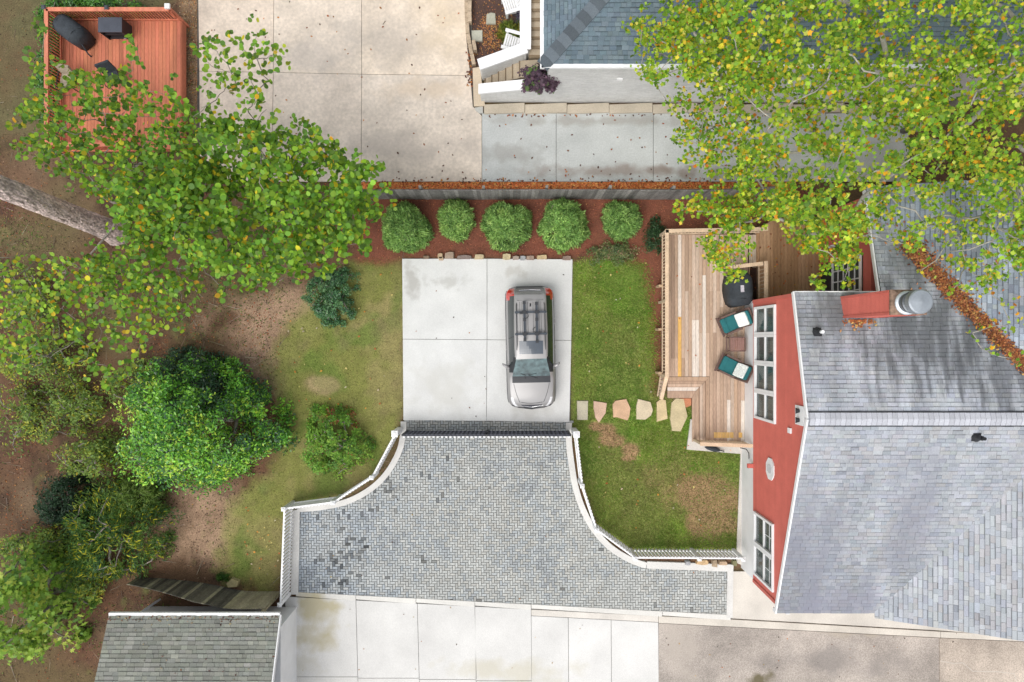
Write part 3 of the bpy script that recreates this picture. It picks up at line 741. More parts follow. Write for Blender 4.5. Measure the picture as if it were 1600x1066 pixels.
# chimney
zc0, zc1 = 5.0, 8.25
cw = P(1393, 455, zc1); ce = P(1440, 490, zc1)
x0, x1, y0, y1 = cw.x, cw.x+.95, ce.y, cw.y
mm = MB(); mm.box(((x0+x1)/2, (y0+y1)/2, (zc0+zc1)/2-.02), (x1-x0-.06, y1-y0-.06, zc1-zc0)); ch = mm.build('chimney', dark_red, house)
z = zc0-.35
while z < zc1-.02:
    zt = min(z+.2, zc1); k = 1.08+rnd.uniform(-.05, .05)
    mm = MB(); d0, d1 = .03, .0
    vs = [(x0-d0, y0-d0, z), (x1+d0, y0-d0, z), (x1+d0, y1+d0, z), (x0-d0, y1+d0, z), (x0-d1, y0-d1, zt), (x1+d1, y0-d1, zt), (x1+d1, y1+d1, zt), (x0-d1, y1+d1, zt)]
    mm.add(vs, [(0, 1, 5, 4), (1, 2, 6, 5), (2, 3, 7, 6), (3, 0, 4, 7), (3, 2, 1, 0)], (k, k, k)); mm.build('siding_board', red_siding, ch); z += .235
for a, b in ((x0, y0), (x0, y1), (x1, y0)):
    mm = MB(); mm.box((a, b, (zc0+zc1)/2-.1), (.075, .075, zc1-zc0)); mm.build('corner_board', red_siding, ch)
mm = MB(); cx_, cy_ = (x0+x1)/2, (y0+y1)/2
b0 = [(x0-.04, y0-.04), (x1+.04, y0-.04), (x1+.04, y1+.04), (x0-.04, y1+.04)]; b1 = [(cx_+a*.2, cy_+b*.2) for a, b in ((-1, -1), (1, -1), (1, 1), (-1, 1))]
mm.loft([[(*p, zc1-.04) for p in b0], [(*p, zc1+.02) for p in b0], [(*p, zc1+.10) for p in b1]]); mm.build('chimney_cap', rust_mat, ch)
fl_ = MB(); fx, fy = x0+.40, cy_-.02
fl_.lathe((fx, fy, zc1), [(.34, .04), (.34, .09), (.29, .12)], 24, (2.0, 1.95, 1.9)); fl_.build('flashing_collar', metal_grey, ch, True)
fl_ = MB(); fl_.lathe((fx, fy, zc1), [(.27, .1), (.27, .3), (.31, .32), (.31, .38), (.27, .40), (.27, .52)], 24, (.45, .45, .45)); fl_.build('flue_pipe', metal_grey, ch)
fl_ = MB(); fl_.lathe((fx, fy, zc1), [(.32, .50), (.335, .52), (.335, .72), (.30, .75), (.02, .79)], 28); fl_.build('flue_cap', metal_grey, ch)
# roof vents
def stack(px, py, y, kind):
    zz = (zN if kind else zS)(y)
    x = (px-800)/F*(H-zz-.15)
    mm = MB(); mm.box((x, y, zz+.02), (.26, .28, .025), R=Matrix.Rotation(math.atan(-.26 if kind else .36), 3, 'X')); mm.lathe((x, y, zz), [(.16, .02), (.085, .14), (.075, .30)], 14); vp = mm.build('vent_stack', black_plain, house)
    mm = MB(); mm.lathe((x, y, zz), [(.055, .2), (.055, .42)], 12, (.5, .5, .5) if not kind else (1, 1, 1)); mm.build('pipe', black_plain if not kind else white_paint, vp)
stack(1280, 519, XY(1280, 519, 5.5)[1], True); stack(1530, 683, XY(1530, 683, 6.1)[1], False)

# ---- neighbour's house at the top
nb = thing('white_brick_house', 'white painted brick house with a dark blue-grey hipped shingle roof behind the grey side driveway', 'house', (1.3, 9.62, 0))
NZ = 4.34
mb = MB(); mb.box((12.4, 12.6, 2.05), (22.2, 6.0, 4.4)); nbw = mb.build('wall', white_brick, nb)
# painted brick courses, each brick proud of its joint
mb = MB(); rr = random.Random(5); zz = .14; row = 0
while zz < 4.1:
    x = 1.33+(row % 2)*.1
    while x < 14:
        k = 1+rr.uniform(-.06, .06); t = rr.uniform(.006, .012)
        mb.add([(x, 9.6-t, zz), (x+.195, 9.6-t, zz), (x+.195, 9.6-t, zz+.062), (x, 9.6-t, zz+.062), (x, 9.601, zz), (x+.195, 9.601, zz), (x+.195, 9.601, zz+.062), (x, 9.601, zz+.062)],
               [(0, 1, 2, 3), (3, 2, 6, 7), (0, 3, 7, 4), (1, 5, 6, 2)], (k, k, k)); x += .207
    zz += .073; row += 1
tag(mb.build('bricks', white_brick, nbw), kind='stuff')
nroof = thing('roof', None, None, (5, 11, 5)); nroof.parent = nb; nroof.location = Vector((5, 11, 5))-wloc(nb)
def c_nb(x, y, r):
    f_ = float(fbm(x, y, 1.5, 41)); k = (.8+.4*f_); b = r.choice([(.125, .17, .20), (.138, .182, .212), (.118, .16, .19), (.148, .19, .215)]); return jitc(tuple(c*k for c in b), r, .06)
shingles(nroof, (1.08, 9.4, NZ), (1, 0), (0, 1), .4, [(1.08, 9.4), (24, 9.4), (24, 13.0), (4.68, 13.0)], c_nb, 180, wmin=.14, wmax=.24, seed=11)
shingles(nroof, (1.08, 9.4, NZ), (0, 1), (1, 0), .4, [(1.08, 9.4), (4.68, 13.0), (1.08, 13.0)], c_nb, 120, wmin=.14, wmax=.24, seed=12)
for k in range(17):
    mm = MB(); t = k*.3; g = (.095, .145, .105, .155, .09, .13)[k % 6]; p = Vector((1.02+t*.7071, 9.34+t*.7071, NZ+.012+t*.7071*.4)); d = Vector((.7071, .7071, .283)).normalized()
    a = Vector((.7071, -.7071, 0)); q0 = p; q1 = p+d*.33
    e = .24; dn = Vector((0, 0, -.068))
    for s in (1, -1):
        pts = [q0+Vector((0, 0, .035)), q1+Vector((0, 0, .02)), q1+a*s*e+dn+Vector((0, 0, .02)), q0+a*s*e+dn+Vector((0, 0, .035))]
        mm.poly3(pts, .03, (0, 0, 1), (g*.82, g*.98, g*1.12))
    mm.build('hip_cap', shingle_mat, nroof)
mm = MB(); mm.beam((1.0, 9.33, NZ-.04), (24, 9.33, NZ-.04), .13, .12); mm.build('gutter', white_paint, nb)
mm = MB(); mm.beam((1.02, 9.26, NZ-.04), (1.02, 15, NZ-.04), .13, .12); mm.build('gutter', white_paint, nb)
c = P(969, 132, 2.6); mm = MB(); mm.box((c.x, 9.57, 2.5), (.2, .06, .2)); mm.build('wall_vent', white_paint, nb)
c = P(1133, 158, .3); mm = MB(); mm.tube([(c.x, 9.53, 4.2), (c.x, 9.53, .45), (c.x, 9.30, .22)], .05, 8); mm.build('downspout', white_paint, nb)

# ---- garage at the bottom left
gar = thing('grey_roofed_garage', 'small garage with white walls and an olive-grey shingle roof by the plank fence', 'garage', (-12, -12.5, 0))
gx1 = -8.61; gx0 = XY(165, 1066, 2.5)[0]; gyt = -(962-533)/F*(H-2.2)
zG = lambda y: 2.2+.42*(gyt-y)
mb = MB(); mb.box((gx0/2+gx1/2+.1, -14.2, .9), (gx1-gx0-.85+.55, 7.0, 2.1)); mb.build('wall', white_paint, gar)
groof = thing('roof', None, None, (-12, -13, 3)); groof.parent = gar; groof.location = Vector((-12, -13, 3))-wloc(gar)
def c_g(x, y, r):
    f_ = float(fbm(x, y, 1.0, 51)); k = .82+.36*f_; b = r.choice([(.225, .23, .20), (.205, .21, .18), (.24, .242, .21), (.215, .225, .195)]); return jitc(tuple(c*k for c in b), r, .08)
gxl = XY(170, 962, 2.2)[0]
shingles(groof, (gx1, gyt, 2.2), (1, 0), (0, -1), .42, [(gxl, gyt), (gx1, gyt), (gx1, gyt-4.2), (gxl, gyt-4.2)], c_g, 300, seed=15)
shingles(groof, (gx1, gyt-8.4, 2.2), (1, 0), (0, 1), .42, [(gxl, gyt-8.4), (gx1, gyt-8.4), (gx1, gyt-4.2), (gxl, gyt-4.2)], c_g, 0, seed=16)
mb = MB(); mb.beam((gxl, gyt+.05, 2.16), (gx1, gyt+.05, 2.16), .11, .12); mb.build('gutter', white_paint, gar)
mb = MB(); mb.beam((gx1+.03, gyt, 2.14), (gx1+.03, gyt-4.2, 2.14+.42*4.2), .04, .16); mb.build('rake_trim', white_paint, gar)
mb = MB(); mb.beam((*XY(218, 957, .9), 2.0), (*XY(240, 944, .6), .1), .08, .06); mb.build('downspout', white_paint, gar)
# ---------------------------------------------------------------- fences and gate
# grey board fence along the mulch bed
ft = thing('board_fence', 'long weathered grey board fence behind the row of round shrubs', 'fence', P(900, 311))
fy0, fy1 = -(311-533)/F*H, -(311-533)/F*H
x = XY(572, 311)[0]; xe = XY(1190, 311)[0]; i = 0
def fencecol(): 
    g = rnd.choice([.15, .18, .21, .13, .24]); return (g*1.04, g, g*.93)
yf = lambda x: fy0+.012*math.sin(x*.8)+(0.10*max(0, x-8)/2 if x > 8 else 0)
while x < xe:
    mm = MB(); h = 1.62+rnd.uniform(-.02, .02); y = yf(x)+rnd.uniform(-.006, .006)
    mm.box((x+.07, y, h/2-.04), (.134, .02, h+.08), col=fencecol()); mm.build('board', fence_wood, ft); x += .141
for z in (.3, .9, 1.45):
    mm = MB(); mm.beam((XY(572, 311)[0], fy0+.04, z), (8, fy0+.04, z), .05, .09, (.18, .17, .16)); mm.beam((8, fy0+.04, z), (xe, yf(xe)+.04, z), .05, .09, (.18, .17, .16)); mm.build('rail', fence_wood, ft)
x = XY(572, 311)[0]
while x < xe:
    mm = MB(); mm.box((x, yf(x)+.11, .86), (.1, .1, 1.75), col=(.2, .19, .17)); mm.build('post', fence_wood, ft); x += 2.4
ft2 = thing('board_fence', 'short angled grey board fence under the yellowing tree by the deck corner', 'fence', P(1210, 318))
p0, p1 = P(1190, 310), P(1222, 336); n = 7
for i in range(n):
    t = i/(n-1); p = p0.lerp(p1, t); mm = MB(); mm.box((p.x, p.y, .82), (.15, .02, 1.66), rz=math.atan2(p1.y-p0.y, p1.x-p0.x), col=fencecol()); mm.build('board', fence_wood, ft2)
for z in (.4, 1.35):
    mm = MB(); mm.beam(p0+Vector((.03, .04, z)), p1+Vector((.03, .04, z)), .04, .09, (.18, .17, .16)); mm.build('rail', fence_wood, ft2)

# plank fence by the garage
pf = thing('plank_fence', 'dark and pale plank fence bending round towards the garage roof', 'fence', P(360, 918))
path = smoothpath([(215, 903), (255, 905), (310, 911), (350, 918), (384, 924.5), (440, 925)], 8)
pp = [P(a, b) for a, b in path]; acc = 0; total = sum((pp[i+1]-pp[i]).length for i in range(len(pp)-1))
def along(pp, s):
    for i in range(len(pp)-1):
        l = (pp[i+1]-pp[i]).length
        if s <= l: return pp[i].lerp(pp[i+1], s/l), (pp[i+1]-pp[i]).normalized()
        s -= l
    return pp[-1], (pp[-1]-pp[-2]).normalized()
s = .05; i = 0
while s < total-.05:
    p, d = along(pp, s); f = s/total; h = .75+1.0*min(1, f*1.9)
    late = f > .72
    c = rnd.choice([(.33, .30, .20), (.37, .33, .23), (.30, .27, .19)]) if late else ((.30, .28, .20) if i % 6 == 0 else rnd.choice([(.085, .08, .066), (.115, .108, .088), (.15, .14, .11)]))
    mm = MB(); mm.box((p.x, p.y, h/2-.04), (.134, .022, h+.08), rz=math.atan2(d.y, d.x), col=c); mm.build('plank', fence_wood, pf)
    s += .141; i += 1
for z in (.25, .65):
    mm = MB()
    for a, b in zip(pp[:-1], pp[1:]): mm.beam(a+Vector((0, -.035, z)), b+Vector((0, -.035, z)), .04, .08, (.12, .11, .09))
    mm.build('rail', fence_wood, pf)
mm = MB(); q_ = P(437, 927); mm.box((q_.x, q_.y, .95), (.1, .1, 1.95), col=(.25, .22, .14)); mm.build('post', fence_wood, pf)

# white picket railings
def railing(root, p0, p1, base, top, npick, first_post=True):
    """p0,p1 ground points; white rails with square pickets"""
    p0 = Vector((p0[0], p0[1], 0)); p1 = Vector((p1[0], p1[1], 0)); d = (p1-p0).normalized(); u = Vector((-d.y, d.x, 0))
    for z, wd in ((top-.03, .055), (base+.14, .05)):
        mm = MB(); mm.beam(p0+Vector((0, 0, z)), p1+Vector((0, 0, z)), wd, .06); mm.build('rail', white_paint, root)
    for k in range(npick):
        p = p0.lerp(p1, (k+.5)/npick); mm = MB(); mm.box((p.x+u.x*.03, p.y+u.y*.03, (base+top)/2+.01), (.068, .05, top-base-.05), rz=math.atan2(d.y, d.x)); mm.build('picket', white_paint, root)
def post(root, p, h, s=.12):
    mm = MB(); mm.box((p[0], p[1], h/2), (s, s, h)); mm.box((p[0], p[1], h+.02), (s+.04, s+.04, .04)); mm.box((p[0], p[1], h+.06), (s+.02, s+.02, .05), taper=.3); mm.build('post', white_paint, root)
HT = 1.12
wf = thing('picket_fence', 'white picket fence left of the paver court, below the light green shrub', 'fence', P(520, 785))
tops = [(618, 677), (581, 746), (521, 785), (444, 795), (438, 944)]
wp = [XY(a, b, HT) for a, b in tops]
for i, n in enumerate((15, 13, 15, 26)): railing(wf, wp[i], wp[i+1], .08, HT, n)
for i, p in enumerate(wp): post(wf, p, HT+.08 if i else 1.32, .12 if i else .2)
wf2 = thing('picket_fence', 'white picket fence on the right of the paver court curving to the house corner', 'fence', P(950, 840))
tops = [(900, 678), (909.5, 759), (932, 828), (992, 872), (1092, 872.5), (1160, 873)]
wq = [XY(a, b, HT) for a, b in tops]
for i, n in enumerate((16, 13, 13, 18, 12)): railing(wf2, wq[i], wq[i+1], .08, HT, n)
for i, p in enumerate(wq): post(wf2, p, HT+.08 if i else 1.32, .12 if i else .2)

gt = thing('driveway_gate', 'black metal picket gate across the pavers between two white posts', 'gate', P(760, 674))
gx0_, gx1_ = XY(628, 677, 1.2)[0], XY(892, 677, 1.2)[0]; gyy = -(680-533)/F*(H-1.15)
for z in (1.14, .86, .52, .2):
    for a, b in ((gx0_, -1.0), (-.96, gx1_)):
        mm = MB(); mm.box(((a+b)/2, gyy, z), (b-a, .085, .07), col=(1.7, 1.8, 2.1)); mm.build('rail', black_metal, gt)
n = 40
for i in range(n):
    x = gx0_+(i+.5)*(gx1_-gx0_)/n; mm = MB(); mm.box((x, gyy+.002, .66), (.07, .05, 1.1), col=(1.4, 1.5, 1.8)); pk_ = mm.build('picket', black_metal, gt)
    mm = MB(); mm.box((x, gyy-.065, 1.2), (.095, .06, .07), taper=.85); mm.build('finial', white_paint, pk_)
for x in (gx0_+.02, -1.02, -.94, gx1_-.02):
    mm = MB(); mm.box((x, gyy, .62), (.07, .07, 1.2)); mm.build('gate_stile', black_metal, gt)
mm = MB(); mm.box((-.98, gyy+.08, .9), (.12, .06, .16)); mm.build('latch', black_metal, gt)

# stone edging at the top of the parking pad
ed = thing('stone_edging', 'row of rough tan and grey stones edging the mulch bed above the parking pad', 'stone edging', P(770, 401))
for (px, py, wd, dp, c) in [(666, 401, 12, 5, (.19, .13, .09)), (688, 399, 10, 8, (.45, .33, .21)), (702, 398, 17, 10, (.33, .25, .19)), (725, 401, 26, 6, (.22, .17, .15)), (749, 400, 17, 8, (.45, .36, .23)), (792, 400, 15, 9, (.50, .41, .25)), (806, 402, 12, 6, (.30, .24, .2)), (817, 402, 11, 7, (.33, .33, .34)), (829, 402, 14, 6, (.33, .24, .19)), (847, 401, 19, 7, (.47, .36, .21)), (886, 402, 16, 6, (.24, .17, .14)), (689, 403, 9, 5, (.47, .35, .24))]:
    c0 = P(px, py+1, .1); a = wd/38.8/2; b = dp/38.8/2+.03; r0 = [(c0.x+a*k[0]*rnd.uniform(.85, 1.05), c0.y+b*k[1]*rnd.uniform(.8, 1.1)) for k in ((-1, -.9), (-.2, -1), (.8, -.95), (1, 0), (.9, .9), (0, 1), (-.95, .8))]
    mm = MB(); mm.prism(r0, -.05, .13, c, inset=.025); mm.build('stone', mulch_stone, ed)
ed2 = thing('stone_edging', 'short row of tan stones tucked under the white fence beside the house', 'stone edging', P(1090, 882))
for (px, py, wd, dp, c) in [(1075, 880, 10, 9, (.34, .34, .35)), (1098, 879, 22, 9, (.52, .36, .2)), (1117, 881, 10, 13, (.36, .27, .18)), (1130, 880, 15, 8, (.46, .33, .22)), (1148, 880, 9, 10, (.2, .19, .1))]:
    c0 = P(px, py, .12); a = wd/38.8/2; b = dp/38.8/2
    mm = MB(); mm.prism([(c0.x+a*k[0]*rnd.uniform(.85, 1.05), c0.y+b*k[1]*rnd.uniform(.8, 1.1)) for k in ((-1, -.8), (0, -1), (.9, -.9), (1, .2), (.6, 1), (-.8, .9))], -.05, .16, c, inset=.02); mm.build('stone', mulch_stone, ed2)
rk = MB(); rk.prism(PX([(352, 912), (362, 903), (374, 908), (371, 918), (356, 919)], .1), -.05, .13, (.34, .29, .15), inset=.03); tag(rk.build('rock', mulch_stone), 'flat mossy tan rock lying by the plank fence and a small weed', 'rock')

# stepping stones
for pts, c, lab in [
    ([(901, 626), (919.5, 626), (919, 657), (901.5, 657)], (.40, .36, .275), 'rectangular grey-tan stepping stone nearest the parking pad'),
    ([(927, 626), (949, 629.5), (947, 646), (936, 662), (930, 653), (927, 637)], (.47, .32, .235), 'pinkish shield-shaped stepping stone with a pointed lower end'),
    ([(961, 626), (979, 623), (986, 638), (984, 651), (981, 658), (965, 653), (958, 653), (957, 632)], (.48, .31, .20), 'broad orange-pink stepping stone, third from the parking pad'),
    ([(997, 623), (1017, 628), (1021, 641), (1018, 650), (1009, 656.5), (994, 656), (994, 634)], (.48, .40, .285), 'rounded cream stepping stone with a dark streak on its left edge'),
    ([(1026, 628), (1033, 623), (1041, 625), (1044, 655), (1026, 660)], (.48, .375, .22), 'narrow tan stepping stone tapering upward, at the foot of the deck steps'),
    ([(1049, 629), (1056, 622), (1069, 623), (1075, 651), (1064, 675), (1050, 674), (1047, 655)], (.46, .38, .235), 'largest stepping stone, tall and cream, beside the deck steps')]:
    mm = MB(); mm.prism(PX(pts, .05), -.06, .055, c, inset=.02); tag(mm.build('stepping_stone', stone_mat), lab, 'stepping stone', 'stepping stones across the right lawn')
mm = MB(); mm.prism(PX([(1063, 622), (1081, 622), (1081, 634), (1072, 638)], .05), -.06, .045, (.42, .17, .09), inset=.02); tag(mm.build('paving_stone', stone_mat), 'small rusty red stone tucked in the corner of the deck steps', 'paving stone')

# ---------------------------------------------------------------- wooden deck
dk_ = thing('wooden_deck', 'pale pine deck with newer white and yellow boards beside the red house', 'deck', P(1100, 500))
DZ = .42
def wcol(kind=None):
    if kind == 'w': return (.68, .60, .52)
    if kind == 'y': return (.70, .42, .13)
    c = rnd.choice([(.47, .335, .245), (.42, .295, .21), (.50, .36, .265), (.44, .30, .205), (.39, .27, .195), (.52, .40, .31)])
    k = rnd.uniform(.92, 1.1); return tuple(a*k for a in c)
def yz(py, z=DZ): return (533-py)/F*(H-z)
def xz(px, z=DZ): return (px-800)/F*(H-z)
xa, xb = xz(1043), xz(1170.5); bw = .139; i = 0; x = xa
while x < xb-.05:
    wd = min(bw, xb-x)
    px = 800+(x+wd/2)*F/(H-DZ)
    bot = yz(588.5) if px < 1108 else yz(690)
    top = yz(367)
    segs = [(top, bot, None)]
    if 1059 < px < 1066: segs = [(top, yz(495), 'w'), (yz(495)-.004, yz(588.5), 'y')]
    elif 1084 < px < 1090: segs = [(top, yz(500), None), (yz(500)-.004, yz(588.5), 'w')]
    elif 1096 < px < 1103: segs = [(top, yz(430), None), (yz(430)-.004, bot, 'w')]
    elif 1134.5 < px < 1140.5: segs = [(top, yz(460), None), (yz(460)-.004, yz(625), None), (yz(625)-.004, bot, 'w')]
    elif 1160 < px < 1167: segs = [(top, yz(626), None), (yz(626)-.004, bot, 'w')]
    else:
        c = yz(rnd.choice([455, 520, 560, 480, 628])); 
        if top > c > bot: segs = [(top, c, None), (c-.004, bot, None)]
    for a, b, k in segs:
        mm = MB(); mm.box((x+wd/2, (a+b)/2, DZ-.0175), (wd-.008, a-b, .035), col=wcol(k)); mm.build('board', deck_wood, dk_)
    x += bw; i += 1
# second floor section behind the rail
x = xz(1171); xe = WW-.05
x = min(x, xb)+.002
while x < xe:
    px = 800+(x+.07)*F/(H-DZ)
    top = yz(345) if px > 1206 else yz(366-(px-1180)*21/26) if px > 1180 else yz(367)
    bot = 1.62 if x > 9.70 else yz(413)
    c = rnd.choice([(.36, .215, .115), (.33, .195, .10), (.39, .24, .135), (.30, .175, .09), (.41, .26, .15)])
    if px < 1180: c = (.52, .42, .33)
    mm = MB(); mm.box((x+.07, (top+bot)/2, DZ-.0175), (.131, top-bot, .035), col=c); mm.build('board', deck_wood, dk_); x += bw
mm = MB()
for (a, b, c, d) in [(xa, xb, yz(690), yz(367)), (9.75, xe, 1.62, yz(352))]:
    for x in np.arange(a+.1, b, .8):
        lo_y = c if x > xz(1108) else yz(588)
        mm.box((x, (lo_y+d)/2, .2), (.05, d-lo_y-.05, .32), col=(.30, .20, .13))
mm.build('joist', deck_wood, dk_)
for a, b in [((1043, 367), (1171, 367)), ((1043, 367), (1043, 588)), ((1171, 413), (1171, 690)), ((1180, 366), (1206, 345)), ((1206, 345), (1300, 345))]:
    pa, pb = P(*a, DZ), P(*b, DZ); mm = MB(); pa.z = pb.z = .26; mm.beam(pa, pb, .04, .3, (.40, .28, .19)); mm.build('fascia', deck_wood, dk_)
# corner steps: border board, then two treads of two boards each
def ell_board(xo, xi, yo, yi, z, c, left=1043):
    """mitred L: horizontal leg between image rows yo..yi, vertical leg between image columns xi..xo"""
    h = [(left, yo), (xo, yo), (xi, yi), (left, yi)]; v = [(xo, yo), (xo, 690), (xi, 690), (xi, yi)]
    for pts, cc_ in ((h, wcol(c)), (v, wcol())):
        mm = MB(); p = grow(PX(pts, z), -.004); mm.prism(p, z-.035, z, cc_); mm.build('tread_board', deck_wood, dk_)
ell_board(1108.5, 1103, 589, 595.5, DZ+.002, None, 1036)
ell_board(1103, 1098, 596, 600, .28, None); ell_board(1098, 1093.5, 600, 604.5, .28, None)
ell_board(1093, 1087.5, 605, 611, .14, 'w'); ell_board(1087.5, 1081.5, 611, 622, .14, None)
for z, xo, yo in ((.32, 1103, 595.5), (.19, 1093, 604.5), (.07, 1082, 621.5)):
    mm = MB(); a = P(1043, yo, z); b = P(xo, yo, z); c = P(xo, 690, z); mm.beam(a, b, .03, .12, (.3, .2, .14)); mm.beam(b, c, .03, .12, (.3, .2, .14)); mm.build('riser', deck_wood, dk_)
mm = MB(); p = PX([(1031, 590), (1037, 590), (1037, 622), (1031, 622)], .3)
mm.prism(p, .2, .25, wcol()); mm.build('stringer', deck_wood, dk_)
# square yellow patch boards at the lower end
for k in range(5):
    mm = MB(); q_ = P(1118.5+k*6.2, 680, DZ); mm.box((q_.x, q_.y, DZ+.001), (.145, .22, .012), col=(.72, .46, .17) if k % 2 else (.66, .42, .15)); mm.build('patch_board', deck_wood, dk_)
mm = MB(); q_ = P(1157, 680, DZ); mm.box((q_.x, q_.y, DZ+.001), (.14, .2, .012), col=(.70, .42, .13)); mm.build('patch_board', deck_wood, dk_)
# deck railings
RT = 1.32
def deck_rail(p0, p1, n, z0=DZ, zt=RT, zt2=None, cap=.14):
    p0 = Vector((p0[0], p0[1], 0)); p1 = Vector((p1[0], p1[1], 0)); zt2 = zt if zt2 is None else zt2
    d = (p1-p0).normalized()
    mm = MB(); mm.beam(p0+Vector((0, 0, zt))-d*.05, p1+Vector((0, 0, zt2))+d*.05, cap, .04, (1.12, 1.08, 1.05)); mm.build('rail_cap', rail_wood, dk_)
    mm = MB(); mm.beam(p0+Vector((0, 0, z0+.12)), p1+Vector((0, 0, z0+.12)), .04, .09); mm.build('bottom_rail', rail_wood, dk_)
    for k in range(n):
        t = (k+.5)/n; p = p0.lerp(p1, t); h = zt+(zt2-zt)*t
        mm = MB(); mm.box((p.x-d.y*.035, p.y+d.x*.035, (z0-.05+h)/2-.02), (.036, .036, h-z0+.02), rz=math.atan2(d.y, d.x)); mm.build('baluster', rail_wood, dk_)
xl = xz(1042, RT)
deck_rail((xl, yz(361, RT)), (xl, yz(588, RT)), 44)
deck_rail((xl, yz(588, RT)), (xz(1034, 1.0), yz(622, 1.0)), 6, z0=.1, zt=RT, zt2=.95)
deck_rail((xl, yz(361, RT)), (xz(1198, RT), yz(358, RT)), 28)
deck_rail((xz(1096, RT), yz(694, RT)), (xz(1180, RT), yz(697, RT)), 16)
deck_rail((xz(1140, RT), yz(418, RT)), (xz(1190, RT), yz(412, RT)), 8)
deck_rail((xz(1197, RT), yz(410, RT)), (xz(1197, RT), yz(471, RT)), 10)
deck_rail((xz(1182, .5), yz(478, .5)), (xz(1198, RT), yz(474, RT)), 3, zt=1.0)
for px, py in ((1042, 361), (1042, 470), (1042, 588), (1120, 360), (1197, 411), (1197, 470), (1097, 694), (1140, 418)):
    mm = MB(); mm.box((xz(px, RT), yz(py, RT), .64), (.09, .09, 1.32)); mm.build('post', rail_wood, dk_)
for px, py in ((1032, 447), (1031, 515), (1031, 583)):
    mm = MB(); q_ = P(px, py, .5); mm.box((q_.x, q_.y, .3), (.16, .09, .6), col=(.85, .78, .7)); mm.build('post', rail_wood, dk_)

# covered grill
def cover(name, label, c, rz, L, W, h, m, top=.72, group=None, patch=False):
    root = thing(name, label, 'grill', c); T = Matrix.Translation(c) @ Matrix.Rotation(rz, 4, 'Z')
    def ring(l, w_, z, e=3.2, n=28, wob=0):
        out = []
        for k in range(n):
            a = 2*math.pi*k/n; ca_, sa_ = math.cos(a), math.sin(a)
            s_ = 1+wob*math.sin(a*5+z*3)+wob*.6*math.sin(a*9)
            out.append((math.copysign(abs(ca_)**(2/e), ca_)*l/2*s_, math.copysign(abs(sa_)**(2/e), sa_)*w_/2*s_, z))
        return out
    mm = MB(T); mm.loft([ring(L*1.02, W*.98, .08, wob=.03), ring(L, W, h*.5, wob=.02), ring(L*.99, W, h*.74, wob=.012), ring(L*.93, W*.94, h*.82, 2.8), ring(L*top, W*.8, h*.93, 2.6), ring(L*.5, W*.55, h*.995, 2.4), ring(L*.1, W*.1, h*1.0, 2)])
    mm.build('cover', m, root, True)
    mm = MB(T)
    for k in (-.3, .0, .3): mm.tube([(L*k-.03, -W*.43, h*.87), (L*k, 0, h+.0), (L*k+.04, W*.43, h*.86)], .012, 5)
    mm.build('seam', m, root)
    for sx in (-1, 1):
        for sy in (-1, 1):
            mm = MB(T); mm.tube([(sx*L*.4, sy*W*.36, 0), (sx*L*.4, sy*W*.36, .16)], .035, 8); mm.build('wheel' if sx < 0 else 'leg', black_plain, root)
    if patch:
        mm = MB(T); mm.box((-.02, .03, h*1.0+.008), (.26, .13, .012), col=(1, 1, 1)); mm.build('badge', mat('badge_print', (.50, .47, .52), .8, .25, 20, 0, 1, 0), root)
    else:
        mm = MB(T); mm.tube([(L*.46, -W*.2, .55), (L*.62, -W*.42, .2), (L*.64, -W*.45, .02)], .03, 6); mm.build('strap', m, root)
    return root
gc = P(1153.5, 452, DZ+.55); gc.z = DZ
cover('covered_grill', 'barbecue under a dark grey fitted cover with a small pale badge, on the pine deck', gc, math.radians(93), 1.34, .95, 1.12, black_cloth, patch=True)

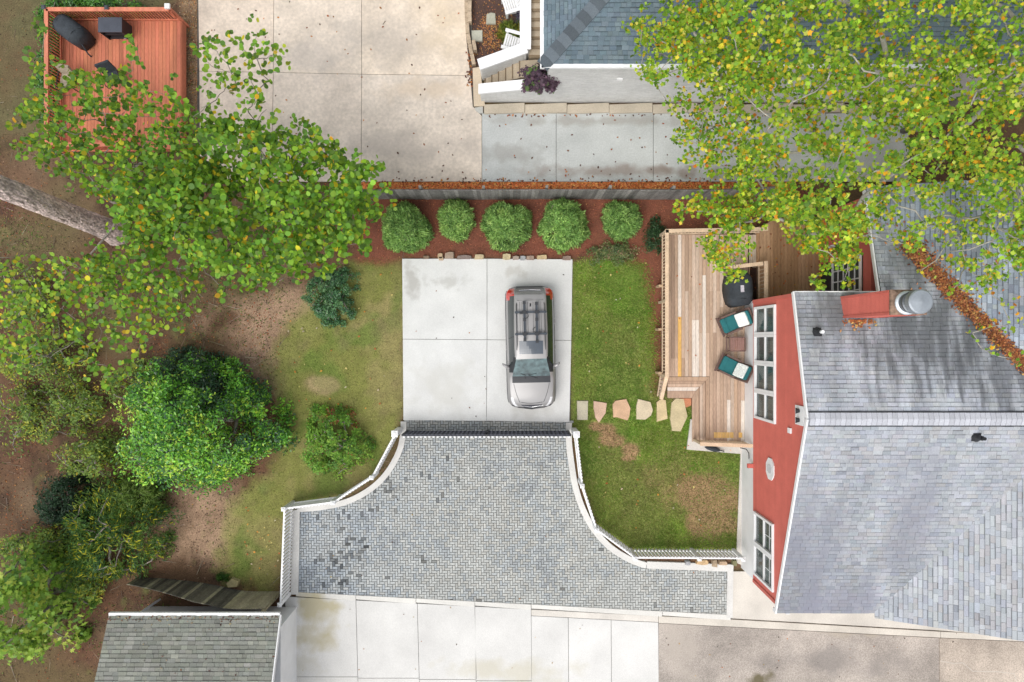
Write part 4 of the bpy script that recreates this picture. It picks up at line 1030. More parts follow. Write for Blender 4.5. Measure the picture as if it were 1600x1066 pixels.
# lounge chairs and side table
def lounge(label, px, py, facing):
    c = P(px, py, DZ+.4); c.z = DZ; T = Matrix.Translation(c) @ Matrix.Rotation(facing, 4, 'Z')   # local +X is forward
    r = thing('lounge_chair', label, 'chair', c, 'lounge chairs on the pine deck')
    L, W = 1.02, .68
    for sy in (-1, 1):
        for sx in (-1, 1):
            mm = MB(T); mm.box((.05+sx*.34, sy*(W/2-.035), .2), (.055, .055, .4)); mm.build('leg', wicker_mat, r)
        mm = MB(T); mm.beam((.42, sy*(W/2), .52), (-.18, sy*(W/2), .60), .07, .035); mm.beam((.40, sy*W/2, .2), (.40, sy*W/2, .52), .045, .045); mm.build('arm', wicker_mat, r)
    mm = MB(T); mm.box((.08, 0, .33), (.80, W-.02, .06)); mm.build('seat_frame', wicker_mat, r)
    mm = MB(T); mm.beam((-.28, 0, .34), (-.60, 0, .98), W+.02, .05, up=(-1, 0, 1)); mm.build('backrest', wicker_mat, r)
    mm = MB(T); mm.box((.50, 0, .28), (.06, W+.10, .05)); mm.tube([(.54, -W/2-.06, .3), (.54, W/2+.06, .3)], .028, 8); mm.build('front_bar', wicker_mat, r)
    def cushion(p0, p1, wd, th, m, nm, up):
        p0 = Vector(p0); p1 = Vector(p1); d = (p1-p0); l = d.length; d.normalize(); u = Vector(up); u = (u-d*u.dot(d)).normalized(); s_ = u.cross(d)
        mm = MB(T); rings = []
        for t, k in ((0, .86), (.06, .97), (.5, 1.0), (.94, .97), (1, .86)):
            ce_ = p0+d*l*t; rings.append([ce_+s_*(wd/2*k*a)+u*(th/2*(k**2)*b) for a, b in ((-1, -.7), (-.94, -1), (.94, -1), (1, -.7), (1, .7), (.94, 1), (-.94, 1), (-1, .7))])
        mm.loft(rings); mm.build(nm, m, r, False)
    cushion((.48, 0, .42), (-.22, 0, .42), W-.1, .12, teal_cloth, 'seat_cushion', (0, 0, 1))
    cushion((.47, 0, .485), (.30, 0, .49), W-.1, .05, teal_cloth, 'front_roll', (0, 0, 1))
    cushion((-.20, 0, .46), (-.50, 0, .98), W-.12, .1, teal_cloth, 'back_cushion', (1, 0, .5))
    cushion((-.10, 0, .54), (-.40, 0, .92), W-.14, .12, pillow_mat, 'pillow', (1, 0, .8))
lounge('brown wicker lounge chair with teal cushions, just below the covered grill', 1146, 503.5, math.radians(203))
lounge('brown wicker lounge chair with teal cushions, below the slatted side table', 1144, 574.5, math.radians(154))
c = P(1151.5, 538, DZ+.4); c.z = DZ; T = Matrix.Translation(c)
st_ = thing('side_table', 'brown slatted side table between the two lounge chairs', 'table', c)
for k in range(8):
    mm = MB(T); mm.box((-.24+k*.068, 0, .45), (.046, .50, .025), col=(2.0, 1.75, 1.8)); mm.build('slat', wicker_mat, st_)
mm = MB(T)
for s in (-1, 1): mm.box((0, s*.27, .45), (.62, .04, .04)); mm.box((s*.31, 0, .45), (.04, .5, .038))
mm.build('frame', wicker_mat, st_)
for sx in (-1, 1):
    for sy in (-1, 1): mm = MB(T); mm.box((sx*.29, sy*.26, .215), (.05, .05, .43)); mm.build('leg', wicker_mat, st_)
mm = MB(T); mm.box((-.40, 0, .4), (.05, .55, .03)); mm.build('handle', wicker_mat, st_)
# dark bundle on the landing
c = P(1112, 701, .06); T = Matrix.Translation(c) @ Matrix.Rotation(math.radians(-10), 4, 'Z')
b_ = thing('folded_umbrella', 'dark folded umbrella lying on the concrete beside the deck rail', 'umbrella', c)
mm = MB(T); mm.tube([(-.3, .02, .07), (-.2, 0, .08), (.1, 0, .1), (.3, -.01, .09)], [.02, .06, .11, .05], 8); mm.build('canopy', black_cloth, b_)
mm = MB(T); mm.tube([(.28, 0, .09), (.5, -.02, .07)], .02, 6); mm.build('handle', black_plain, b_)

# ---------------------------------------------------------------- red deck at the top left
rd = thing('red_deck', 'red stained deck with a red top rail, half hidden by the round-leaved tree', 'deck', P(190, 130))
RZ, RR = .6, 1.55
x0, x1 = xz(97, RZ), xz(283, RZ); y0_, y1_ = yz(232, RZ), yz(32, RZ); x = x0
while x < x1-.03:
    wd = min(.141, x1-x); k = rnd.uniform(.86, 1.1)
    mm = MB(); mm.box((x+wd/2, (y0_+y1_)/2, RZ-.018), (wd-.009, y1_-y0_, .036), col=(k, k*rnd.uniform(.95, 1.1), k)); mm.build('board', red_wood, rd); x += .141
mm = MB()
for x in np.arange(x0+.2, x1, .7): mm.box((x, (y0_+y1_)/2, .3), (.05, y1_-y0_-.1, .5), col=(.5, .45, .4))
mm.build('joist', red_wood, rd)
for a, b in (((x0, y0_), (x0, y1_)), ((x0, y1_), (x1, y1_)), ((x1, y1_), (x1, y0_)), ((x0, y0_), (x1, y0_))):
    mm = MB(); mm.beam((*a, .4), (*b, .4), .04, .36, (.85, .85, .85)); mm.build('fascia', red_wood, rd)
def red_rail(a, b, n):
    a = Vector((*a, 0)); b = Vector((*b, 0)); d = (b-a).normalized(); rz_ = math.atan2(d.y, d.x)
    mm = MB(); mm.beam(a+Vector((0, 0, RR)), b+Vector((0, 0, RR)), .15, .04, (1.08, 1.15, 1.2)); mm.build('rail_cap', red_wood, rd)
    for z in (RZ+.1, RR-.1): mm = MB(); mm.beam(a+Vector((0, 0, z)), b+Vector((0, 0, z)), .04, .09); mm.build('rail', red_wood, rd)
    for k in range(n):
        p = a.lerp(b, (k+.5)/n); mm = MB(); mm.box((p.x-d.y*.03, p.y+d.x*.03, (RZ+RR)/2), (.036, .036, RR-RZ-.06), rz=rz_); mm.build('baluster', red_wood, rd)
xr0, yr1 = xz(72, RR), yz(14.5, RR); yr0 = yz(226, RR); xr1 = xz(264, RR)
red_rail((xr0, yr1), (xr1, yr1), 40); red_rail((xr0, yr0), (xr0, yr1), 42); red_rail((xr0, yr0), (xz(200, RR), yr0), 26)
for p, c in (((xr0-.05, yr1+.05), (.10, .12, .14)), ((xr1, yr1+.05), None), ((xr0, yr0), None), (((xr0+xr1)/2, yr1+.03), (.15, .1, .1))):
    mm = MB(); mm.box((p[0], p[1], .82), (.09, .09, 1.64)); o_ = mm.build('post', red_wood, rd)
    if c: mm = MB(); mm.box((p[0], p[1], 1.66), (.17, .17, .05), taper=.6, col=(2.5, 2.6, 2.8)); mm.build('post_cap', black_plain, o_)
    elif p[1] > yr0+.5: mm = MB(); mm.box((p[0], p[1], 1.68), (.19, .19, .08)); mm.build('post_cap', white_paint, o_)
mm = MB(); mm.beam((xr1, yr1, 1.45), (x1-.08, y1_-.02, RZ+.35), .09, .09); mm.build('brace', red_wood, rd)
c = P(113, 49, RZ+.5); c.z = RZ
cover('covered_grill', 'black covered barbecue in the top left corner of the red deck', c, math.radians(-38), 1.28, .78, 1.0, black_cloth)
# black cabinet
a = P(153, 27, RZ+.75); b = P(190, 50, RZ+.75); zt = RZ+.75
c = Vector(((a.x+b.x)/2, (a.y+b.y)/2, RZ)); cb = thing('storage_cabinet', 'black metal cabinet with an open front standing on the red deck', 'cabinet', c)
wx, wy = abs(b.x-a.x), abs(a.y-b.y)
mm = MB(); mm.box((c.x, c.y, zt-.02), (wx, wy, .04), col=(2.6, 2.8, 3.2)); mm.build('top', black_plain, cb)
for s in (-1, 1): mm = MB(); mm.box((c.x+s*(wx/2-.03), c.y, RZ+.36), (.04, wy-.03, .68)); mm.build('side_panel', black_plain, cb)
mm = MB(); mm.box((c.x, c.y+wy/2-.03, RZ+.36), (wx-.1, .03, .68)); mm.build('back_panel', black_plain, cb)
for z in (.06, .40): mm = MB(); mm.box((c.x, c.y, RZ+z), (wx-.1, wy-.08, .03), col=(1.3, 1, 1)); mm.build('shelf', black_plain, cb)
mm = MB(); mm.box((c.x+wx*.25, c.y-wy/2+.03, RZ+.12), (.1, .02, .03), col=(12, 12, 12)); mm.build('handle', black_plain, cb)
# tan cushioned chair and dark chair on the red deck
def patio(label, px, py, facing, cloth, cat='chair'):
    c = P(px, py, RZ+.4); c.z = RZ; T = Matrix.Translation(c) @ Matrix.Rotation(facing, 4, 'Z')
    r = thing('patio_chair', label, cat, c)
    for sx in (-1, 1):
        for sy in (-1, 1): mm = MB(T); mm.tube([(sx*.27, sy*.27, 0), (sx*.25, sy*.26, .42)], .02, 6); mm.build('leg', black_plain, r)
    for sy in (-1, 1): mm = MB(T); mm.tube([(.28, sy*.3, .4), (.24, sy*.31, .62), (-.28, sy*.30, .66)], .02, 6); mm.build('arm', black_plain, r)
    for k in range(3): mm = MB(T); mm.box((.16-k*.18, 0, .47+.015*(k % 2)), (.175, .52, .10), col=(1+.12*(k-1),)*3); mm.build('seat_cushion', cloth, r)
    mm = MB(T); mm.beam((-.28, 0, .5), (-.42, 0, 1.0), .54, .09, up=(-1, 0, .3)); mm.build('backrest', cloth, r)
patio('tan cushioned patio chair by the left rail of the red deck', 108, 128, math.radians(-100), tan_cloth)
patio('dark patio chair under the leaves in the middle of the red deck', 178, 124, math.radians(-70), black_cloth)

# ---------------------------------------------------------------- neighbour's steps, walls and garden
stp = thing('brick_steps', 'tan concrete steps turning up between white walls beside the blue-grey roof', 'steps', P(800, 120))
tanst = mat('step_concrete', (.45, .375, .28), .9, .16, 2, .1, 25, .2, 60, .006)
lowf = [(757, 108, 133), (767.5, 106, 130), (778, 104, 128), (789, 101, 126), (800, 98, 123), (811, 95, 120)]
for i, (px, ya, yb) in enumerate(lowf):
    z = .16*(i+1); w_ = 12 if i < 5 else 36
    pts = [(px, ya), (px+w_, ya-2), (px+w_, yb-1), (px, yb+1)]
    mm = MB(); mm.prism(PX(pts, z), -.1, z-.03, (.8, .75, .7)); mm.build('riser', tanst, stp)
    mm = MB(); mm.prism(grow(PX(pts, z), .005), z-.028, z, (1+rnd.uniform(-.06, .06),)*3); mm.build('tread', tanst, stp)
    mm = MB(); mm.beam(P(px+1.0, ya, z+.004), P(px+1.0, yb, z+.004), .045, .012, (.38, .33, .28)); mm.build('tread_shade_grime', tanst, stp)  # dark strip paints the shadow and leaf grime between treads
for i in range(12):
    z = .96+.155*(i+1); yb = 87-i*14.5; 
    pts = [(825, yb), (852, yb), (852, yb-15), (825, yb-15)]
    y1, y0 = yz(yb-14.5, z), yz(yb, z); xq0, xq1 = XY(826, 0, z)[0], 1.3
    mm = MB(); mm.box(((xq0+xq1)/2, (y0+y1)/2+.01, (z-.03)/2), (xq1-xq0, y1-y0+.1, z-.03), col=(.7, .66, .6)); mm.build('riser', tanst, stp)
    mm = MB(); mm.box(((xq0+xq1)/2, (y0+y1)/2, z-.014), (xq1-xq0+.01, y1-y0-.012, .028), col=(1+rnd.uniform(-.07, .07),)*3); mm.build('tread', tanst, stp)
    mm = MB(); mm.box(((xq0+xq1)/2, y0-.0, z+.003), (xq1-xq0, .05, .012), col=(.55, .48, .4)); mm.build('tread_shade_grime', tanst, stp)  # same painted line of shadow and grime on the upper flight
def gwall(name, label, pts2, z0s, capw=.3):
    """pts2: ground polyline of the wall's centre, z0s: top heights"""
    r = thing(name, label, 'wall', (pts2[0][0], pts2[0][1], 0))
    for (a, b, za, zb) in zip(pts2[:-1], pts2[1:], z0s[:-1], z0s[1:]):
        a = Vector((*a, 0)); b = Vector((*b, 0)); d = (b-a).normalized(); s_ = Vector((-d.y, d.x, 0))*(capw/2-.03)
        mm = MB(); v = [a-s_, b-s_, b+s_, a+s_]; mm.add([tuple(p) for p in v]+[tuple(v[0]+Vector((0, 0, za-.06))), tuple(v[1]+Vector((0, 0, zb-.06))), tuple(v[2]+Vector((0, 0, zb-.06))), tuple(v[3]+Vector((0, 0, za-.06)))],
            [(3, 2, 1, 0), (4, 5, 6, 7), (0, 1, 5, 4), (1, 2, 6, 5), (2, 3, 7, 6), (3, 0, 4, 7)]); mm.build('wall_face', white_brick, r)
        L = (b-a).length; k = 0
        bm_ = MB()
        zz = .1
        while zz < max(za, zb)-.1:
            t = 0.0
            while t < L-.05:
                q0, q1 = t, min(t+.2, L); zmx = za+(zb-za)*(q0/L)
                if zz+.065 < zmx-.07:
                    for sg in (-1, 1):
                        n_ = Vector((-d.y, d.x, 0))*sg; p = a+d*((q0+q1)/2)+n_*(capw/2-.03)+Vector((0, 0, zz+.033))
                        bm_.box(p, ((q1-q0)-.01, .014, .062), rz=math.atan2(d.y, d.x), col=(1+rnd.uniform(-.06, .06),)*3)
                t += .21
            zz += .073
        tag(bm_.build('bricks', white_brick, r), kind='stuff')
        mm = MB(); mm.beam(a-d*.05+Vector((0, 0, za)), b+d*.05+Vector((0, 0, zb)), capw+.06, .10); mm.build('cap', white_paint, r)
        mm = MB(); mm.beam(a-d*.03+Vector((0, 0, za-.08)), b+d*.03+Vector((0, 0, zb-.08)), capw-.0, .05); mm.build('moulding', white_paint, r)
gwall('stair_wall', 'upper white wall with a broad cap bordering the garden with the white chairs', [XY(750, 100, 1.3), XY(821, 75, 1.6), XY(821, -80, 2.6)], [1.25, 1.6, 2.7], .36)
gwall('stair_wall', 'lower white brick wall with a sloping cap below the steps', [(XY(750, 142, 1.1)[0], 9.74), (1.36, 9.74)], [1.10, 1.80], .32)
# window box with purple shrub
c = P(844, 122, 1.95); pb = thing('planter_box', 'white planter box on the wall corner under the purple-leaved shrub', 'planter', c)
mm = MB(); mm.box((c.x, c.y, 1.98), (1.12, .52, .40)); mm.build('box', white_paint, pb)
mm = MB(); mm.box((c.x, c.y, 2.19), (1.04, .44, .02), col=(.1, .08, .06)); mm.build('soil', ground_mat, pb)
# block edging of the garden
be = thing('block_edging', 'double row of tan blocks edging the garden beside the beige driveway', 'edging', P(738, 60))
def blocks(path, w_, l_, z0, z1):
    pp_ = [P(a, b, .1) for a, b in path]; tot = sum((pp_[i+1]-pp_[i]).length for i in range(len(pp_)-1)); s = l_/2
    while s < tot:
        p, d = along(pp_, s); mm = MB(); k = rnd.uniform(.85, 1.1); mm.box((p.x, p.y, (z0+z1)/2), (l_*.96, w_, z1-z0), rz=math.atan2(d.y, d.x)+rnd.uniform(-.03, .03), col=(.46*k, .36*k, .255*k)); mm.build('block', mulch_stone, be); s += l_
blocks([(729, -60), (729, 20), (731, 55), (736, 80), (741, 103)], .15, .42, -.05, .22)
blocks([(735, -60), (734, 20), (734.5, 42)], .15, .42, -.05, .34); blocks([(740, 66), (744, 88)], .14, .42, -.05, .34)
for pts, c, lab in [([(760, 22), (766, 19), (774, 20), (775, 37), (759, 37)], (.33, .32, .26), 'rounded grey garden slab beside the white garden chair'), ([(736, 47), (754, 46.5), (754, 64), (737, 64)], (.36, .35, .29), 'square grey garden slab near the tan block edging')]:
    mm = MB(); mm.prism(PX(pts, .08), -.03, .07, c, inset=.012); tag(mm.build('garden_slab', stone_mat), lab, 'paving slab')
def adirondack(label, c, facing):
    T = Matrix.Translation(c) @ Matrix.Rotation(facing, 4, 'Z'); r = thing('garden_chair', label, 'chair', c, 'white slatted garden chairs')
    for k in range(6): mm = MB(T); mm.box((.30-k*.095, 0, .38-k*.02), (.08, .56, .022)); mm.build('seat_slat', white_paint, r)
    for k in range(6): mm = MB(T); y = -.25+k*.1; mm.beam((-.22, y, .28), (-.55, y*1.1, .95-.03*abs(k-2.5)), .085, .02, up=(-1, 0, .4)); mm.build('back_slat', white_paint, r)
    for s in (-1, 1):
        mm = MB(T); mm.box((.02, s*.34, .57), (.72, .13, .025)); mm.build('arm', white_paint, r)
        mm = MB(T); mm.box((.30, s*.31, .28), (.09, .03, .56)); mm.build('leg', white_paint, r)
        mm = MB(T); mm.beam((.34, s*.28, .36), (-.55, s*.28, .06), .03, .12); mm.build('leg', white_paint, r)
    mm = MB(T); mm.beam((-.44, -.3, .62), (-.44, .3, .62), .03, .07); mm.build('back_brace', white_paint, r)
adirondack('white slatted garden chair at the top edge of the garden above the yellow-green plant', P(800, 14, .1), math.radians(197))
adirondack('white slatted garden chair tucked against the white wall cap below the yellow-green plant', P(801, 73, .1), math.radians(165))
# ---------------------------------------------------------------- the parked car
paint = mat('silver_paint', (.30, .292, .288), .42, .03, 2, 0, 1, 0, metal=.2, spec=.5, coat=.3)
dark_glass = mat('car_glass', (.022, .03, .032), .06, .15, 2, 0, 1, 0, spec=.8)
wind_glass = mat('windshield_glass', (.07, .11, .112), .05, .6, 4.5, 0, 1, 0, spec=.9)  # strong noise variation paints reflection streaks into the glass colour
red_lens = mat('red_lens', (.55, .02, .012), .2, .1, 5, 0, 1, 0, spec=.6, coat=.5)
clear_lens = mat('clear_lens', (.62, .62, .63), .15, .15, 20, 0, 1, 0, spec=.7, coat=.5)
trim_black = mat('trim_black', (.03, .032, .036), .5, .1, 4, 0, 1, 0)
chrome = mat('chrome', (.62, .62, .63), .2, 0, 1, 0, 1, 0, metal=.9)
rail_metal = mat('rail_metal', (.10, .10, .105), .4, 0, 1, 0, 1, 0, metal=.5)
bump_mat = mat('bumper_grey', (.085, .085, .095), .4, .1, 4, 0, 1, 0, metal=.3, spec=.5)
tyre_mat = mat('tyre', (.02, .02, .02), .85, .1, 4, 0, 1, 0)
sunroof_glass = mat('sunroof_glass', (.07, .085, .105), .08, .1, 3, 0, 1, 0, spec=.6)
cc0 = P(829, 543.5, .8); cc0.z = TOP
car = thing('parked_car', 'silver SUV with roof bike racks parked on the pale concrete pad', 'car', cc0)
CL = 4.74
CT = Matrix.Translation(cc0) @ Matrix.Rotation(math.radians(1.2), 4, 'Z')
# stations: t from the rear, w (max half width), zmid, wb (belt half width), zb, wr (upper edge half width), zr, zc (centre)
S = np.array([
 (0.00, .62, .52, .60, .72, .50, .735, .75), (0.05, .80, .56, .76, .84, .56, .86, .87), (0.13, .88, .62, .82, 1.00, .58, 1.03, 1.05),
 (0.22, .915, .68, .85, 1.06, .57, 1.24, 1.27), (0.34, .925, .7, .865, 1.07, .57, 1.56, 1.60), (0.60, .93, .7, .875, 1.06, .575, 1.62, 1.67),
 (1.10, .935, .7, .88, 1.05, .59, 1.645, 1.70), (1.70, .935, .7, .88, 1.04, .60, 1.65, 1.71), (2.30, .935, .7, .875, 1.02, .60, 1.62, 1.68),
 (2.78, .935, .7, .87, 1.0, .585, 1.55, 1.60), (3.10, .935, .7, .865, .99, .65, 1.34, 1.39), (3.50, .935, .7, .86, .98, .735, 1.06, 1.10),
 (3.72, .935, .7, .85, .96, .74, 1.0, 1.045), (4.00, .93, .69, .83, .94, .68, .97, 1.01), (4.30, .92, .66, .80, .89, .58, .92, .95),
 (4.52, .87, .62, .74, .80, .48, .84, .865), (4.66, .74, .56, .62, .68, .36, .72, .735), (CL, .50, .5, .42, .58, .22, .60, .61)])
tt = np.unique(np.concatenate([np.linspace(0, CL, 64), S[:, 0]]))
def cat_(t, c):
    # monotone-ish cubic through the stations
    x = S[:, 0]; y = S[:, c]; i = int(np.clip(np.searchsorted(x, t)-1, 0, len(x)-2))
    h = x[i+1]-x[i]; s = (t-x[i])/h
    d = np.diff(y)/np.diff(x)
    def m_(k):
        if k == 0: return d[0]
        if k == len(x)-1: return d[-1]
        a, b = d[k-1], d[k]; return 0 if a*b <= 0 else 2*a*b/(a+b)
    return (2*s**3-3*s**2+1)*y[i]+(s**3-2*s**2+s)*h*m_(i)+(-2*s**3+3*s**2)*y[i+1]+(s**3-s**2)*h*m_(i+1)
ARCH = (.86, 3.66); AR = .40
def prof(t):
    w_, zm, wb, zb, wr, zr, zc = [cat_(t, c) for c in range(1, 8)]
    zs = .30
    for a in ARCH:
        d = abs(t-a)
        if d < AR: zs = max(zs, .33+math.sqrt(AR*AR-d*d)*.93)
    zs = min(zs, zm+.05)
    pts = [(w_-.05, zs), (w_-.012, zs+(zm-zs)*.5), (w_, max(zm, zs+.02)), (w_-.006, zm+(zb-zm)*.45), (wb+.02, zb-.03), (wb, zb)]
    pts += [(wb+(wr-wb)*k+.03*math.sin(math.pi*k)*(1 if zr-zb > .15 else .3), zb+(zr-zb)*k) for k in (.12, .4, .7, .9, 1.0)]
    for k in (.9, .72, .5, .25, 0): pts.append((wr*k, zr+(zc-zr)*(1-k*k)))
    return pts            # 16 points, sill to centre
K = 16
rows = [prof(t) for t in tt]
def zone(t, k):
    """part a face belongs to; k is the profile index of the lower edge"""
    if .05 < t < .50 and 3 <= k <= 8 and not (t > .36 and k > 6): return 'taillight'
    if k >= 10:           # top surface
        if t < .075: return 'rear_bumper'
        if t < .30: return 'rear_window' if .10 < t else 'body'
        if t < 2.78: return 'roof'
        if t < 3.46: return 'windshield'
        if t < 3.72: return 'cowl'
        if t < 4.55: return 'hood'
        return 'front_bumper' if t > 4.60 else 'body'
    if 4.28 < t < 4.66 and k in (4, 5, 6): return 'headlight'
    if k >= 6:            # window band
        if t < .34: return 'body' if k < 7 and t > .3 else 'rear_pillar'
        if t < 2.70: return 'side_window' if 6 <= k < 9 else 'roof'
        if t < 3.30: return 'side_window' if 6 <= k < 8 and t < 3.0 else 'pillar'
        if t < 3.72: return 'body'
        if t < 4.55: return 'hood' if k >= 8 else 'body'
        return 'body'
    if 4.28 < t < 4.66 and k in (4, 5, 6): return 'headlight'
    if t > 4.60: return 'front_bumper'
    if t < .075: return 'rear_bumper'
    if k == 0: return 'sill'
    return 'body'
MATC = dict(body=paint, roof=paint, hood=paint, rear_window=dark_glass, windshield=wind_glass, cowl=trim_black, side_window=dark_glass, rear_pillar=paint, pillar=trim_black, taillight=red_lens, headlight=clear_lens, sill=trim_black, front_bumper=bump_mat, rear_bumper=bump_mat)
Vg = {}
for side in (1, -1):
    for i, t in enumerate(tt):
        for k in range(K): Vg[(side, i, k)] = (side*rows[i][k][0], CL/2-t, rows[i][k][1])
faces = {}
for side in (1, -1):
    for i in range(len(tt)-1):
        for k in range(K-1):
            tm = (tt[i]+tt[i+1])/2; zn_ = zone(tm, k)
            nm = zn_
            q_ = [(side, i, k), (side, i, k+1), (side, i+1, k+1), (side, i+1, k)]
            if side < 0: q_ = q_[::-1]
            faces.setdefault((nm, side if nm in ('taillight', 'headlight', 'side_window') else 0), []).append(q_)
for (nm, sd), fl in faces.items():
    mm = MB(CT); ids = {}; vs = []; fs = []
    for q_ in fl:
        r_ = []
        for v in q_:
            co = Vg[v]; key = tuple(round(c, 5) for c in co)
            if key not in ids: ids[key] = len(vs); vs.append(co)
            r_.append(ids[key])
        r_ = list(dict.fromkeys(r_))
        if len(r_) > 2: fs.append(r_)
    mm.add(vs, fs); o_ = mm.build(nm, MATC[nm], car, True)
# end caps and floor
mm = MB(CT)
for i in (0, len(tt)-1):
    ring = [Vg[(1, i, k)] for k in range(K)]+[Vg[(-1, i, k)] for k in range(K-2, -1, -1)]
    mm.add(ring, [tuple(range(len(ring)))])
mm.box((0, 0, .32), (1.6, CL-.5, .04)); mm.build('bumper', paint, car)
for t in ARCH:
    for s in (-1, 1):
        p = CT @ Vector((s*.82, CL/2-t, .34)); ax = (CT.to_3x3() @ Vector((1, 0, 0)))
        def cyl(r, w0, w1, n, m, nm, par, col=(1, 1, 1)):
            mm = MB(CT); rings = []
            for xx_, rr_ in ((w0, r*.9), (w0+.02, r), (w1-.02, r), (w1, r*.9)):
                rings.append([(s*xx_, CL/2-t+rr_*math.cos(2*math.pi*k/n), .34+rr_*math.sin(2*math.pi*k/n)) for k in range(n)])
            mm.loft(rings, col); return mm.build(nm, m, par)
        wh = cyl(.34, .70, .90, 24, tyre_mat, 'wheel', car); cyl(.23, .86, .905, 20, chrome, 'rim', wh)
        # dark wheel well
        mm = MB(CT); mm.box((s*.74, CL/2-t, .50), (.30, .78, .36)); mm.build('wheel_well', trim_black, car)
def topz(t, xr=0): 
    zr, zc, wr = cat_(t, 6), cat_(t, 7), cat_(t, 5); k = min(1, abs(xr)/wr); return zr+(zc-zr)*(1-k*k)
def cp(x, t, dz=0): return (x, CL/2-t, topz(t, x)+dz)
# rear spoiler lip, shut lines, antenna
mm = MB(CT); mm.loft([[cp(-.54, .31, .012), cp(-.54, .52, .012), cp(-.54, .52, -.02), cp(-.54, .31, -.03)], [cp(0, .27, .02), cp(0, .52, .012), cp(0, .52, -.02), cp(0, .27, -.02)], [cp(.54, .31, .012), cp(.54, .52, .012), cp(.54, .52, -.02), cp(.54, .31, -.03)]]); mm.build('spoiler', paint, car)
mm = MB(CT)
for s in (-1, 1): mm.tube([cp(s*.50, .56, .004), cp(s*.0, .56, .004)], .007, 4)
for xr in (-.4, -.32, .1, -.1, .32, .4): mm.tube([cp(xr, .62+.05*k, .002) for k in range(0, 26, 5)], .006, 4)
mm.build('roof_groove', trim_black, car)
mm = MB(CT); mm.loft([[cp(-.025, .68, 0), cp(.025, .68, 0), cp(.012, .68, .01), cp(-.012, .68, .01)], [cp(-.03, .80, 0), cp(.03, .80, 0), cp(.006, .76, .075), cp(-.006, .76, .075)]]); mm.build('antenna', trim_black, car)
pts = [cp(x, t, .006) for x, t in ((-.42, 2.10), (.42, 2.10), (.45, 2.14), (.45, 2.56), (.41, 2.60), (-.41, 2.60), (-.45, 2.56), (-.45, 2.14))]
mm = MB(CT); xs_ = np.linspace(-.45, .45, 11); ts_ = np.linspace(2.10, 2.60, 6)
mm.add([cp(x, t, .008) for t in ts_ for x in xs_], [(j*11+i, (j+1)*11+i, (j+1)*11+i+1, j*11+i+1) for j in range(5) for i in range(10)]); mm.build('sunroof', sunroof_glass, car)
# roof rails, crossbars, bike trays
for s in (-1, 1):
    mm = MB(CT); mm.tube([cp(s*.515, .66, .0)]+[cp(s*.535, t, .065) for t in (.74, 1.2, 1.7, 2.2)]+[cp(s*.545, 2.44, .0)], [.016, .02, .02, .02, .02, .014], 8); mm.build('roof_rail', rail_metal, car)
for t in (1.02, 1.84):
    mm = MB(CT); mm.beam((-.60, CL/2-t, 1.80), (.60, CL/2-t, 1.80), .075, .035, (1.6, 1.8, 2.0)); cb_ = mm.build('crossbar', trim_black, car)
    for s in (-1, 1): mm = MB(CT); mm.box((s*.535, CL/2-t, 1.755), (.06, .10, .09)); mm.build('clamp', trim_black, cb_)
for xr, (ta, tb) in ((-.235, (.60, 2.12)), (.225, (.64, 2.18))):
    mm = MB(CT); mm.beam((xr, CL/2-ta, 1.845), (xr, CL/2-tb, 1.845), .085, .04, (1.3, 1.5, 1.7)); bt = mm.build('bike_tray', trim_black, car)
    for t in (ta+.06, 1.02, 1.30, 1.84, tb-.06):
        mm = MB(CT); mm.box((xr, CL/2-t, 1.86), (.15 if t in (1.02, 1.84) else .11, .12, .09)); mm.build('wheel_holder', trim_black, bt)
    t = 1.06 if xr < 0 else 1.78; s = 1 if xr < 0 else -1
    mm = MB(CT); mm.tube([(xr+s*.06*0+s*.05, CL/2-t+.0, 1.87), (xr+s*.13, CL/2-t-.03*s, 1.9), (xr+s*.15, CL/2-t-.12*s, 1.9), (xr+s*.06, CL/2-t-.2*s, 1.88)], .014, 6); mm.build('strap', trim_black, bt)
    mm = MB(CT); mm.box((xr-s*.12, CL/2-t+.0, 1.87), (.12, .06, .05)); mm.build('frame_clamp', trim_black, bt)
for s in (-1, 1):
    mm = MB(CT); mm.tube([(s*(cat_(t, 1)+.004), CL/2-t, .60) for t in np.linspace(.12, 4.5, 30)], .026, 6); mm.build('flank_shade', bump_mat, car)  # added dark tube, stands in for the darker reflections along the flank
